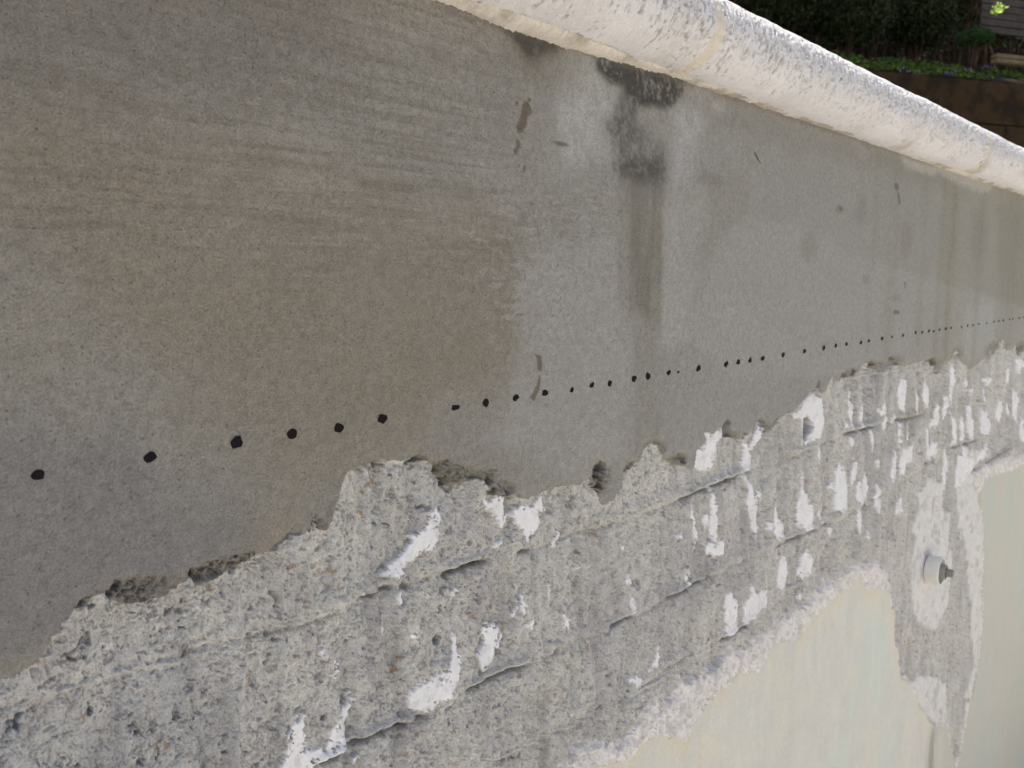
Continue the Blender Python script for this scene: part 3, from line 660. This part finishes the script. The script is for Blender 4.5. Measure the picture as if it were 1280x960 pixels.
# normals and arc length along the profile
tg = np.gradient(PP, axis=0); nn = np.stack([-tg[:, 1], tg[:, 0]], 1); nn /= np.linalg.norm(nn, axis=1)[:, None]+1e-9
nose = PP[:, 0].argmin()
if nn[nose, 0] > 0: nn = -nn
arc = np.concatenate([[0], np.cumsum(np.hypot(*np.diff(PP, axis=0).T))])
joints_px = [835, 1197]
J1 = W(835, 348-(1590-835)*.3356)[0]; J2 = W(1197, 348-(1590-1197)*.3356)[0]
SL = J2-J1
print('D', D, 'ZD', ZD, 'ZC', ZC, 'J1', J1, 'stone length', SL)
def cope(x0, x1, seed, label):
    pc = np.linspace(-46, 1330, 1500); xf = np.array([Xof(p) for p in pc])
    xs = xf[(xf > x0+.0006) & (xf < x1-.0006)]
    base = np.linspace(x0, x1, max(6, int((x1-x0)/.02)))
    xs = np.unique(np.concatenate([[x0, x1], xs, base[(base < xf[0]) | (base > xf[-1])]]))
    X2, A2 = np.meshgrid(xs, arc, indexing='ij')
    nA = len(arc)
    yb = PP[:, 0][None, :]; zb = PP[:, 1][None, :]
    zrel = zb/T
    grow = 1+.10*np.clip((X2-Xof(910))/(Xof(1280)-Xof(910)), -.3, 1.5)
    nosy = np.exp(-((arc-arc[nose])/.030)**2)[None, :]
    ex = X2 - x0; ex2 = x1 - X2
    rnde = -(np.clip(.004-ex, 0, .004)**2+np.clip(.004-ex2, 0, .004)**2)/.008*1.2
    h = fbm(X2/.12, A2/.06, 80+seed, 3)*.0014 + fbm(X2/.02, A2/.03, 83, 3)*.0005 + rnde
    wdn, win = worley(X2/.0026 + .8*fbm(X2/.004, A2/.004, 85, 3), A2/.0050 + .8*fbm(X2/.006, A2/.006, 86, 2), 4)
    wda, wia = worley(X2/.0046 + .8*fbm(X2/.005, A2/.005, 84, 3), A2/.0085 + .8*fbm(X2/.008, A2/.008, 87, 3), 6)
    dens = np.clip(.04+.80*np.exp(-((A2-arc[nose]-.006)/.026)**2)+.45*fbm(X2/.03, A2/.03, 88, 3), 0, .95)
    p1 = (win < dens*.75)*sst(.46, .16, wdn)
    p2 = (wia < dens*.40)*sst(.40, .14, wda)
    flute = fbm(X2/.0032, A2/.05, 89, 3)*.0004*nosy
    hh = h - p1*.0017 - p2*.0026 + flute*1.6 + fbm(X2/.006, A2/.009, 99, 4, .65)*.0007*(.35+nosy) + fbm(X2/.0016, A2/.0016, 91, 2)*.00012
    Y2 = yb + nn[:, 0][None, :]*hh; Z2 = ZC + zb*grow + nn[:, 1][None, :]*hh
    v1 = fbm(X2/.06, A2/.03, 95, 3); v2 = fbm(X2/.012, A2/.012, 96, 4)
    c = np.ones(X2.shape+(3,))*C((214, 210, 209))*np.array((.934, .968, .988))*(1+.07*v1+.05*v2)[..., None]
    c = mixc(c, (172, 160, 138), np.exp(-(np.clip(arc-.016, 0, 9)/.009)**2)[None, :]*np.clip(.35+1.5*v1+.8*v2, 0, 1)*.8)
    c = mixc(c, (176, 168, 158), p1*.6); c = mixc(c, (156, 147, 135), p2*.6)
    c = c*(1+.09*fbm(X2/.0022, A2/.0030, 98, 3, .7)*(.4+nosy))[..., None]
    c = mixc(c, (184, 178, 168), nosy*np.clip(.2+v2, 0, 1)*.4)
    for (jx, wdt, am) in [(J2+.012, .016, .85), (J2+.035, .02, .6), (J1+.62*SL, .02, .55), (J1-.03, .02, .25)]:
        c = mixc(c, (150, 136, 108), np.exp(-((X2-jx+.012*(A2-.04)/.03)/wdt)**2)*np.exp(-((A2-.038)/.024)**2)*np.clip(.55+1.2*v2+1.0*fbm(X2/.006, A2/.04, 97, 3), 0, 1)*am)
    jl = fbm(A2/.008, A2*0, 5+seed, 3)*.0012
    X3 = X2 + jl*(np.exp(-ex/.003)-np.exp(-ex2/.003))
    V2 = np.stack([X3-x0, Y2, Z2-ZC], -1).reshape(-1, 3)
    n0, n1_ = X2.shape
    i2, j2 = np.meshgrid(np.arange(n0-1), np.arange(n1_-1), indexing='ij'); a = (i2*n1_+j2).ravel()
    q = np.stack([a, a+n1_, a+n1_+1, a+1], 1)
    ca = np.concatenate([np.clip(c, .01, .9), np.ones(X2.shape+(1,))], -1).reshape(-1, 4)
    # ends: fan between first/last section and a point line
    ends = []
    for base_ in (0, (n0-1)*n1_):
        cidx = len(V2); V2 = np.concatenate([V2, [[V2[base_][0], .05, T/2]]]); ca = np.concatenate([ca, ca[base_:base_+1]])
        for j in range(n1_-1): ends.append((base_+j, base_+j+1, cidx, cidx))
    me = npmesh('coping_stone', V2, q, ca)
    # end caps via a second small mesh join is avoided: add as triangles with bmesh
    bm = bmesh.new(); bm.from_mesh(me); bm.verts.ensure_lookup_table()
    for e in ends:
        try: bm.faces.new((bm.verts[e[0]], bm.verts[e[1]], bm.verts[e[2]]))
        except ValueError: pass
    bm.to_mesh(me); bm.free()
    o = link('coping_stone', me, m_cop); o.location = (x0, 0, ZC)
    # body of the stone behind the nose, a block under the paving edge
    tag(o, label, 'coping stone', 'cast stone copings along the top of the pool wall')
    return o
GAP = .010
cope(J1-SL+GAP/2, J1-GAP/2, 1, 'nearest pale coping stone at the top, left of the tan mortar joint')
cope(J1+GAP/2, J2-GAP/2, 2, 'long pitted coping stone between the tan joint and the brown stained joint')
cope(J2+GAP/2, J2+SL-GAP/2, 3, 'coping stone at the right edge with brown stains on its near end')
for k in range(2, 5):
    pass
def joint(x, label):
    n1_ = len(PP); xs = np.linspace(x-GAP/2-.004, x+GAP/2+.004, 9)
    X2, A2 = np.meshgrid(xs, arc, indexing='ij')
    d = -.0006 + .0008*fbm(X2/.003, A2/.003, 17, 3) + .0006*fbm(X2/.01, A2/.01, 7, 3) - .0006*np.cos((X2-x)/GAP*3)*0
    Y2 = PP[:, 0][None, :] + nn[:, 0][None, :]*d; Z2 = PP[:, 1][None, :]*(1+.10*(X2-Xof(910))/(Xof(1280)-Xof(910))) + nn[:, 1][None, :]*d
    V2 = np.stack([X2-x, Y2, Z2], -1).reshape(-1, 3); n0 = len(xs)
    i2, j2 = np.meshgrid(np.arange(n0-1), np.arange(n1_-1), indexing='ij'); a = (i2*n1_+j2).ravel()
    c = np.ones((len(V2), 4)); c[:, :3] = lin((200, 192, 179)); c[:, :3] *= (1+.12*fbm(X2/.01, A2/.01, 3, 3).reshape(-1, 1))
    o = link('mortar_joint', npmesh('mortar_joint', V2, np.stack([a, a+n1_, a+n1_+1, a+1], 1), c), m_mortar)
    o.location = (x, 0, ZC)
    tag(o, label, 'mortar joint')
joint(J1, 'tan mortar joint between the two nearest coping stones')
joint(J2, 'brown stained mortar joint beside the right edge of the picture')

# mortar squeezed out between wall head and copings, irregular along the run
pcs = np.linspace(-46, 1330, 1400); xs = np.array([Xof(p) for p in pcs]); ts = np.linspace(0, 1, 26)
drop = np.interp(xs, [Xof(p) for p in (480, 560, 635, 690, 740, 790, 830, 870, 1000, 1100, 1190, 1330)], [.004, .0035, .0062, .0058, .0050, .0030, .0012, .0018, .0016, .0012, .0030, .002])
X2, T2 = np.meshgrid(xs, ts, indexing='ij')
drp = (drop[:, None] + .0012*fbm(X2/.012, X2*0, 5, 4) + .0008*fbm(X2/.003, X2*0, 6, 2)).clip(.0003)
a_ = T2*math.pi/2
Z2 = ZC+.001 - drp*np.sin(a_) + .0005*fbm(X2/.002, T2*5, 7, 3); Y2 = .0022 - (.0135*np.cos(a_)**1.5)*(.4+.6*drp/.006) - .0032 + .0012*fbm(X2/.0025, T2*5, 8, 4, .65)
c = np.ones(X2.shape+(3,))*C((204, 197, 188))*(1+.08*fbm(X2/.01, T2*2, 9, 4)+.06*fbm(X2/.0025, T2*4, 12, 3))[..., None]
c = mixc(c, (150, 142, 126), sst(-.1, .5, fbm(X2/.03, T2*.5, 10, 4)+.30*(X2 > Xof(850))-.15)*.75)
V2 = np.stack([X2, Y2, Z2-FLOOR], -1).reshape(-1, 3); i2, j2 = np.meshgrid(np.arange(len(xs)-1), np.arange(25), indexing='ij'); a = (i2*26+j2).ravel()
link('mortar_bed', npmesh('mortar_bed', V2, np.stack([a, a+1, a+27, a+26], 1), np.concatenate([c, np.ones(X2.shape+(1,))], -1).reshape(-1, 4)), m_mortar, wall)

# ------------------------------------------------------------------ setting: pool shell and paving
def box(bm, x0, x1, y0, y1, z0, z1):
    vs_ = [bm.verts.new((x, y, z)) for z in (z0, z1) for y in (y0, y1) for x in (x0, x1)]
    for f in ((0, 2, 3, 1), (4, 5, 7, 6), (0, 1, 5, 4), (2, 6, 7, 3), (0, 4, 6, 2), (1, 3, 7, 5)): bm.faces.new([vs_[i] for i in f])
def bobj(name, bm, m, parent=None):
    me = bpy.data.meshes.new(name); bm.normal_update(); bm.to_mesh(me); bm.free(); return link(name, me, m, parent)
def simple(name, c1, c2, scale, rough=.9, bmp=(.3, .01), c3=None, t3=.6):
    m, n, b = mat(name); g = N(n, 'ShaderNodeNewGeometry'); v = g.outputs['Position']
    a = noise(n, v, scale, 6, .65); k = mix(n, rng(n, a, .35, .65, 0, 1), c1, c2)
    if c3:
        a2 = noise(n, v, scale*.23, 4, .6); k = mix(n, rng(n, a2, t3-.06, t3+.06, 0, 1), k, c3)
    n.links.new(k, b.inputs['Base Color']); b.inputs['Roughness'].default_value = rough; b.inputs['Specular IOR Level'].default_value = .2
    bump(n, b, a, *bmp); return m
m_floor = simple('pool floor plaster', (.58, .56, .51), (.68, .65, .60), 3, .85, (.2, .01), (.50, .48, .44))
m_pave = simple('sandstone paving', (.42, .38, .32), (.52, .48, .41), 6, .9, (.3, .005))
m_earth = simple('garden soil', (.018, .013, .009), (.035, .026, .018), 12, .95, (.6, .03))
bm = bmesh.new(); box(bm, -3, 6, -5, .1, FLOOR-.2, FLOOR)
tag(bobj('pool_floor', bm, m_floor), kind='structure')
for nm, b_ in (('opposite_pool_wall', (-3, 6, -5.2, -5, FLOOR-.2, ZC)), ('end_pool_wall', (6, 6.2, -5, .1, FLOOR-.2, ZC)), ('near_end_pool_wall', (-3.2, -3, -5, .1, FLOOR-.2, ZC))):
    bm = bmesh.new(); box(bm, *b_); tag(bobj(nm, bm, m_floor), kind='structure')
ZT = ZC+T
bm = bmesh.new()
box(bm, -30, 40, .34, 2.2, ZT-.2, ZT-.006)
tag(bobj('paving', bm, m_pave), kind='structure')
bm = bmesh.new(); box(bm, -3, 6, .012, .34, FLOOR, ZC-.0005)
tag(bobj('wall_core', bm, m_floor), kind='structure')
bm = bmesh.new()
box(bm, -30, 40, -30, -5.2, ZT-.2, ZT-.006); box(bm, -30, -3.2, -5.2, .34, ZT-.2, ZT-.006); box(bm, 6.2, 40, -5.2, .34, ZT-.2, ZT-.006)
tag(bobj('terrace', bm, m_pave), kind='structure')

# ------------------------------------------------------------------ return pipe standing out of the grout patch
def tube(r_out, r_in, length, seg=28, flare=0, cap=False, r0=None):
    bm = bmesh.new(); rings = []
    spec = [(r_out, 0), (r_out*(1+flare*.4), -length*.5), (r_out*(1+flare), -length+.001), (r_out*(1+flare)-.0008, -length), (r_in+.0006, -length), (r_in, -length+.001), (r_in, .0)]
    for r, y in spec:
        rings.append([bm.verts.new((r*math.cos(2*math.pi*k/seg), y, r*math.sin(2*math.pi*k/seg))) for k in range(seg)])
    for a_, b2 in zip(rings, rings[1:]):
        for k in range(seg): bm.faces.new((a_[k], a_[(k+1) % seg], b2[(k+1) % seg], b2[k]))
    if cap: bm.faces.new(rings[-1])
    bmesh.ops.recalc_face_normals(bm, faces=bm.faces)
    for f in bm.faces: f.smooth = True
    return bm
m_pvc = simple('grey white plastic', (.66, .64, .59), (.72, .70, .65), 60, .5, (.05, .001), (.42, .40, .36))
m_plug = simple('dull green grey plastic', (.24, .24, .20), (.32, .31, .27), 90, .5, (.05, .001))
m_dark = simple('dark gap shade', (.03, .03, .03), (.06, .06, .055), 60, .7, (.05, .001))
pc_ = W(1160, 711); PR = .030
pipe = empty('return_pipe', (pc_[0], 0, pc_[1]))
tag(pipe, 'grey white plastic pipe stub with a plug, sticking out of the pale grout', 'pipe')
o = bobj('sleeve', tube(.0225, .0198, .021), m_pvc, pipe)
o = bobj('gap_ring', tube(.0196, .0165, .008), m_dark, pipe)  # dark ring stands in for the shaded gap round the plug
o = bobj('plug', tube(.0120, .009, .027, cap=True), m_plug, pipe)
bm = bmesh.new(); box(bm, -.0048, .0048, -.038, -.0265, -.0052, .0052); bmesh.ops.bevel(bm, geom=bm.edges[:], offset=.001, segments=2, affect='EDGES')
o = bobj('wing', bm, m_plug, pipe)

# a dry needle stuck to the wall
m_needle = simple('dry brown needle', (.10, .07, .035), (.16, .11, .05), 300, .8, (.1, .001))
pts = [W(940.5, 190), W(942.5, 195), W(945, 200), W(948.5, 205)]
bm = bmesh.new(); prev = None
for k, (x, z) in enumerate(pts):
    r = (.0004, .0008, .0008, .0003)[k]; y = wall_y(x, z)-.0006
    ring = [bm.verts.new((x-pts[0][0]+r*math.cos(t), y+r*math.sin(t)*.7, z-pts[0][1]+r*.2*math.cos(t))) for t in (0, 1.57, 3.14, 4.71)]
    if prev:
        for i in range(4): bm.faces.new((prev[i], prev[(i+1) % 4], ring[(i+1) % 4], ring[i]))
    else: bm.faces.new(ring)
    prev = ring
bm.faces.new(prev)
o = bobj('dry_needle', bm, m_needle); o.location = (pts[0][0], 0, pts[0][1])
tag(o, 'thin curved brown needle stuck to the grey wall below the coping', 'needle')

# ------------------------------------------------------------------ garden above and behind the pool
def leafmat(name, c, var=.5, trans=.25):
    m, n, b = mat(name)
    oi = N(n, 'ShaderNodeAttribute', attribute_name='tint')
    n.links.new(mix(n, 1.0, oi.outputs['Color'], c, 'MULTIPLY'), b.inputs['Base Color'])
    b.inputs['Roughness'].default_value = .6; b.inputs['Specular IOR Level'].default_value = .2
    b.inputs['Transmission Weight'].default_value = 0
    return m
RS = np.random.RandomState(11)
def leaves(name, P, size, m, parent=None, flat=0.0, tint=(.6, 1.4), aspect=.5):
    """leaf clump: a folded four-sided blade at every point, random direction"""
    n = len(P); P = np.asarray(P)
    d = RS.normal(size=(n, 3)); d[:, 2] = d[:, 2]*(1-flat)+flat*.2; d /= np.linalg.norm(d, axis=1)[:, None]
    s = np.cross(d, RS.normal(size=(n, 3))); s /= np.linalg.norm(s, axis=1)[:, None]
    nrm = np.cross(d, s)
    L = size*RS.uniform(.6, 1.35, (n, 1)); w_ = L*aspect*.5
    v0 = P; v1 = P+d*L*.5+s*w_+nrm*L*.08; v2 = P+d*L; v3 = P+d*L*.5-s*w_+nrm*L*.08
    Vv = np.stack([v0, v1, v2, v3], 1).reshape(-1, 3)
    q = np.arange(4*n).reshape(n, 4)
    t = RS.uniform(*tint, (n, 1)); hue = RS.uniform(-.12, .12, (n, 1))
    c = np.concatenate([t*(1+hue), t, t*(1-hue), np.ones((n, 1))], 1)
    return link(name, npmesh(name, Vv, q, np.repeat(c, 4, 0), smooth=False), m, parent)
m_cover = leafmat('ground cover leaves', (.06, .10, .015))
m_shrub = leafmat('dark shrub leaves', (.035, .085, .025))
m_thick = leafmat('thicket leaves', (.030, .042, .014))
m_lit = leafmat('sun-brightened yellow green leaves', (.30, .42, .10))  # brightness of sunlight put into this leaf colour
m_petal = leafmat('violet petals', (.20, .13, .50))
m_twig = simple('dark brown twigs', (.05, .030, .020), (.09, .055, .038), 20, .9, (.4, .01))
m_timber = simple('weathered timber', (.026, .015, .005), (.040, .024, .009), 14, .85, (.5, .006), (.014, .009, .004), .55)
m_grey = simple('grey weathered boards', (.055, .048, .043), (.085, .075, .068), 9, .9, (.4, .006))

# sleeper wall: its top edge runs from px (1125, 90) to (1280, 105)
Y0 = 3.0
pA = at(1120, 90, Y0)
zt = pA.z
d = ray(1285, 105.5); t = zt/d[2]; pB = Vector((t*d[0], -D+t*d[1], zt))
dirn = (pB-pA).normalized(); dirn.z = 0; dirn.normalize(); perp = Vector((-dirn.y, dirn.x, 0))
if perp.y < 0: perp = -perp
d = ray(1280, 158); dd_ = None
Lr = (pB-pA).length
sw = empty('sleeper_wall', pA - dirn*1.6 + Vector((0, 0, ZT-zt)), math.atan2(dirn.y, dirn.x))
tag(sw, 'low retaining wall of dark brown timber sleepers holding the flower bed', 'retaining wall')
hs = (zt-at(1280, 158, (pB.y)).z)
print('sleepers', pA, pB, hs)
nc = max(2, int(round((zt-ZT)/hs)))
for c_ in range(nc+1):
    z1 = zt-ZT-c_*hs; z0 = z1-hs+.008
    if z1 <= 0: break
    x = -1.25-.3*(c_ % 2)
    while x < 6.5:
        L = 2.4; bm = bmesh.new(); box(bm, x+.004, x+L-.004, -.0+rnd.uniform(-.006, .006), .12, max(z0, -.02), z1-rnd.uniform(0, .006))
        bmesh.ops.bevel(bm, geom=bm.edges[:], offset=.008, segments=2, affect='EDGES')
        bobj('sleeper', bm, m_timber, sw); x += L
def at_p(px, py, p):
    d = Vector(ray(px, py)); c0 = Vector((0, -D, 0)); t_ = (p - (c0-pA).dot(perp))/d.dot(perp)
    return c0 + d*t_
# a short sleeper edge rising further back on the right, tan
e = at_p(1247, 66, .14)
se = empty('timber_edging', e, math.atan2(dirn.y, dirn.x)); tag(se, 'pale tan timber edging block at the right edge above the sleepers', 'timber edging')
for k in range(2):
    bm = bmesh.new(); box(bm, 0, 1.1, 0, .10, -.055*(k+1)+.003, -.055*k)
    bmesh.ops.bevel(bm, geom=bm.edges[:], offset=.008, segments=2, affect='EDGES')
    o = bobj('board', bm, simple('tan timber', (.10, .085, .05), (.15, .125, .08), 14, .85, (.5, .006)), se)
# soil bed rising away from the sleepers
def bedz(p):                                  # p: distance behind the sleepers
    return zt-.02 + .38*np.clip(p, 0, 1.1) + .12*np.clip(p-1.1, 0, 6)
bx = np.linspace(-5, 9, 90); bp = np.linspace(0.10, 8, 60)
BX, BP = np.meshgrid(bx, bp, indexing='ij')
Z = bedz(BP)+fbm(BX/.5, BP/.5, 5, 4)*.05
O = np.array(pA)
Vb = np.stack([O[0]+dirn.x*BX+perp.x*BP, O[1]+dirn.y*BX+perp.y*BP, Z], -1).reshape(-1, 3)
i2, j2 = np.meshgrid(np.arange(89), np.arange(59), indexing='ij'); a = (i2*60+j2).ravel()
tag(link('garden_soil', npmesh('garden_soil', Vb, np.stack([a, a+60, a+61, a+1], 1)), m_earth), kind='structure')
# big ground sheet out to the horizon
bm = bmesh.new(); box(bm, -150, 150, 2.2, 200, ZT-.3, ZT-.03)
tag(bobj('ground', bm, m_earth), kind='structure')
def G(x, p, z=0): return np.stack([O[0]+dirn.x*x+perp.x*p, O[1]+dirn.y*x+perp.y*p, bedz(p)+z], -1)
# ground cover, a patchy carpet 0.1 high
n = 42000
x = RS.uniform(-2.5, 3.5, n); p = RS.uniform(.08, 2.2, n)
keep = (fbm(x/.25, p/.25, 31, 3)+.10-.18*(p > .45)-.12*(p > 1.0)) > 0
x, p = x[keep], p[keep]
ek = (Vector(e)-pA).dot(dirn); keep = ~((x > ek-.12) & (p < .5)); x, p = x[keep], p[keep]
hgt = .05+.05*np.clip(fbm(x/.2, p/.2, 35, 2)+.5, 0, 1)
P_ = G(x, p, RS.uniform(0, 1, len(x))*hgt)
tag(leaves('ground_cover', P_, .035, m_cover, flat=.3, tint=(.1, 2.2)), 'patchy carpet of small green leaves on the flower bed', 'ground cover', kind='stuff')
# violet flower clusters, where the photograph shows them
m_stalk = leafmat('flower stalk', (.06, .11, .02))
fl = [(1228, 83, 9, 'brightest violet flower cluster, just above the right part of the sleepers'), (1236, 78, 7, 'violet flower cluster right beside the brightest one'), (1189, 89, 7, 'violet flower cluster in the middle of the sleeper top'), (1130, 88, 5, 'violet flower cluster at the left end of the visible sleeper top'), (1213, 87, 4, 'small violet flower cluster left of the brightest one'), (1171, 60, 3, 'dim violet flower further back in the bed'), (1244, 73, 4, 'uppermost violet flower cluster beside the tan timber edging')]
for px, py, s_, lab in fl:
    d = ray(px, py); 
    # meet the bed surface
    best = None
    for k in range(400):
        t_ = (3+k*.02); q = Vector((0, -D, 0))+Vector(d)/abs(d[1])*t_
        pr = (q-pA).dot(perp)
        if pr > .02 and q.z <= float(bedz(max(pr, 0)))+.09: best = q; break
    if best is None: best = pA + dirn*0.3 + perp*.1
    root = empty('violet_flowers', best-Vector((0, 0, .08))); tag(root, lab, 'flowers', 'violet flowers in the bed')
    for j in range(int(s_*1.4)):
        c0 = np.array([rnd.gauss(0, .005*s_), rnd.gauss(0, .012*s_), .08+rnd.gauss(0, .010)])
        t5 = [(c0 + .011*np.array([math.cos(a), rnd.uniform(-.4, .4), math.sin(a)])) for a in np.arange(5)*2*math.pi/5]
        vs_ = []; fs = []
        for a in range(5):
            a0 = a*2*math.pi/5; u = np.array([math.cos(a0), -.3, math.sin(a0)]); s2 = np.array([-math.sin(a0), 0, math.cos(a0)])
            b = len(vs_); vs_ += [tuple(c0), tuple(c0+u*.010+s2*.006), tuple(c0+u*.018), tuple(c0+u*.010-s2*.006)]; fs.append((b, b+1, b+2, b+3))
        me = npmesh('bloom', np.array(vs_), np.array(fs), np.tile([1, 1, 1, 1.], (len(vs_), 1)), smooth=False)
        link('bloom', me, m_petal, root)
    bm = bmesh.new()
    box(bm, 0, .003, 0, .003, 0, .08)
    me = bpy.data.meshes.new('stalk'); bm.to_mesh(me); bm.free(); a_ = me.attributes.new('tint', 'FLOAT_COLOR', 'POINT'); a_.data.foreach_set('color', np.ones(len(me.vertices)*4, np.float32))
    link('stalk', me, m_stalk, root)

def twig(bm, p0, p1, r0_, r1_, seg=6, wob=.1):
    p0 = Vector(p0); p1 = Vector(p1); n = 5; prev = None
    ax = (p1-p0).normalized(); u = ax.orthogonal().normalized(); v_ = ax.cross(u)
    off = Vector((0, 0, 0)); L = (p1-p0).length
    for k in range(n+1):
        if 0 < k < n: off += Vector((rnd.gauss(0, 1), rnd.gauss(0, 1), rnd.gauss(0, .5)))*wob*L*.15
        c = p0.lerp(p1, k/n)+off*(1 if k < n else .8); r = r0_+(r1_-r0_)*k/n
        ring = [bm.verts.new(c+(u*math.cos(2*math.pi*i/seg)+v_*math.sin(2*math.pi*i/seg))*r) for i in range(seg)]
        if prev:
            for i in range(seg): bm.faces.new((prev[i], prev[(i+1) % seg], ring[(i+1) % seg], ring[i]))
        prev = ring
# rounded dark shrub at px (1213, 36)
def shrub(px, py, Yd, rx, rz, m, label, nleaf, size, name='round_shrub', cat='shrub', group=None, tint=(.4, 1.4), ry=None, trunk=True):
    c = at_p(px, py, Yd); root = empty(name, (c.x, c.y, c.z-rz)); tag(root, label, cat, group)
    ry = ry or rx
    q = RS.normal(size=(nleaf, 3)); q /= np.linalg.norm(q, axis=1)[:, None]
    rad = RS.uniform(.35, 1, (nleaf, 1))**.45
    lump = 1+.22*fbm(q[:, 0]*2.2+5, q[:, 2]*2.2+q[:, 1]*1.7, 3, 3)[:, None]+.10*RS.normal(size=(nleaf, 1))
    P = q*rad*lump*np.array([rx, ry, rz])+np.array([0, 0, rz])
    leaves('foliage', P, size, m, root, tint=tint)
    bm = bmesh.new()
    for k in range(9):
        t = rnd.uniform(0, 6.28); s = rnd.uniform(.2, .7)
        twig(bm, (0.02*math.cos(t), .02*math.sin(t), -.25), (rx*s*math.cos(t), ry*s*math.sin(t), rz*rnd.uniform(.8, 1.5)), .012*max(1, rx*1.5), .004*max(1, rx))
    bobj('stems', bm, m_twig, root)
    return root
shrub(1218, 47, .78, .21, .10, m_shrub, 'low rounded dark green shrub on the bed in the top right corner', 14000, .022, tint=(.2, 1.5))
shrub(1150, 22, 2.0, .45, .40, m_thick, 'loose dark shrub behind the ground cover, left of the rounded shrub', 9000, .05, name='dark_shrub')
shrub(1062, 15, 1.7, .5, .42, m_thick, 'dark shrub nearest the coping edge at the top', 9000, .05, name='dark_shrub')
shrub(985, -5, 2.1, .6, .5, m_thick, 'leftmost dark shrub just above the coping', 9000, .05, name='dark_shrub')
# thicket: a dense hedge with bare brown stems, dark under its own crown
hg = empty('hedge', G(np.array(0.), np.array(4.2)).tolist()); tag(hg, 'tall dark hedge with bare brown stems filling the background', 'hedge')
n = 70000
hx = RS.uniform(-7, 9, n); hp = RS.normal(0, .55, n); hz = RS.uniform(0, 1, n)**.7*5.0  # unseen upper height added so the hedge shades the bed
keep = (fbm(hx/.6+hp, hz/.6, 61, 3)+.55-.5*(hz < 1.4)+RS.normal(0, .12, n)) > 0.05
P_ = np.stack([dirn.x*hx+perp.x*hp, dirn.y*hx+perp.y*hp, hz], -1)[keep]
leaves('foliage', P_, .10, m_thick, hg, tint=(.4, 1.6), aspect=.6)
bm = bmesh.new()
for k in range(150):
    x_ = rnd.uniform(-5, 6); p_ = rnd.uniform(-1.0, .4); l_ = rnd.uniform(.9, 2.8)
    b0 = dirn*x_+perp*p_; b1 = b0+dirn*rnd.uniform(-.7, .7)+Vector((0, 0, l_))
    twig(bm, b0-Vector((0, 0, .4)), b1, rnd.uniform(.008, .02), .004, 5, .25)
bobj('stems', bm, m_twig, hg)
# dark timber fence directly behind the hedge
m_fence = simple('dark stained boards', (.030, .022, .016), (.045, .034, .025), 9, .9, (.4, .006))
fe = empty('board_fence', G(np.array(-7.), np.array(5.4)).tolist(), math.atan2(dirn.y, dirn.x)); tag(fe, 'dark stained board fence behind the hedge', 'fence')
for k in range(110):
    bm = bmesh.new(); box(bm, k*.15+.004, k*.15+.146, 0, .02, -.6, 2.3+rnd.uniform(-.01, .01))
    o = bobj('board', bm, m_fence, fe)
# grey weathered rail/fence panel at the top right corner
gp = at_p(1226, 33, 2.0)
gf = empty('grey_fence', gp); tag(gf, 'grey weathered fence panel in the top right corner behind the leaves', 'fence')
gf.rotation_euler = (0, 0, math.atan2(dirn.y, dirn.x))
for k in range(5):
    bm = bmesh.new(); box(bm, 0, 2.6, rnd.uniform(-.004, .004), .03, -.07+k*.10, .02+k*.10); bmesh.ops.bevel(bm, geom=bm.edges[:], offset=.004, segments=1, affect='EDGES')
    bobj('board', bm, m_grey, gf)
# branch catching the sun
br = at_p(1246, 12, .35)
yb_ = empty('leafy_branch', br); tag(yb_, 'sunlit branch with pale yellow green leaves at the top right', 'branch')
P_ = np.array([[rnd.gauss(0, .035)+k*.012-.06, rnd.gauss(0, .03), rnd.gauss(0, .016)+k*.008-.04] for k in range(13) for _ in range(6)])
leaves('foliage', P_, .045, m_lit, yb_, tint=(.9, 1.9))
bm = bmesh.new(); twig(bm, (-.16, 0, -.07), (.7, .1, .5), .003, .010); bobj('stem', bm, m_twig, yb_)
# tree added, mostly out of view: trunk behind the hedge, dense crown shading the bed
tr = empty('added_shade_tree', G(np.array(-1.2), np.array(4.9)).tolist()); tag(tr, 'added tree, mostly out of view behind the hedge, whose crown shades the bed', 'tree')
bm = bmesh.new(); twig(bm, (0, 0, -.5), (.1, 0, 4.0), .16, .10, 10, .03)
for k in range(9):
    t = rnd.uniform(0, 6.28); twig(bm, (.1, 0, rnd.uniform(2.6, 3.9)), (-1.0+2.6*math.cos(t), 1.4*math.sin(t)-1.6, rnd.uniform(3.8, 5.0)), .06, .015, 7)
bobj('trunk', bm, m_twig, tr)
cc_ = pA+dirn*.4+perp*.5+Vector((-2.45, 1.75, 5.0))-tr.location; cc_ = [cc_.x, cc_.y, cc_.z]
n = 55000
q = RS.normal(size=(n, 3)); q /= np.linalg.norm(q, axis=1)[:, None]
P_ = q*(RS.uniform(0, 1, (n, 1))**.4)*np.array([4.8, 1.9, 1.5])+np.array(cc_)
keep = fbm(P_[:, 0]/.7, P_[:, 1]/.7+P_[:, 2], 71, 3) > -.25
def sunray_far(Pw, c0, rad):                 # true where a leaf is away from the gap through which the sun reaches c0
    v_ = Pw-np.array(c0); sd3 = np.array(sdir); k_ = v_@sd3
    return np.linalg.norm(v_-k_[:, None]*sd3, axis=1) > rad
keep &= sunray_far(P_+np.array(tr.location), br, .30)
leaves('crown', P_[keep], .20, m_thick, tr, aspect=.65)
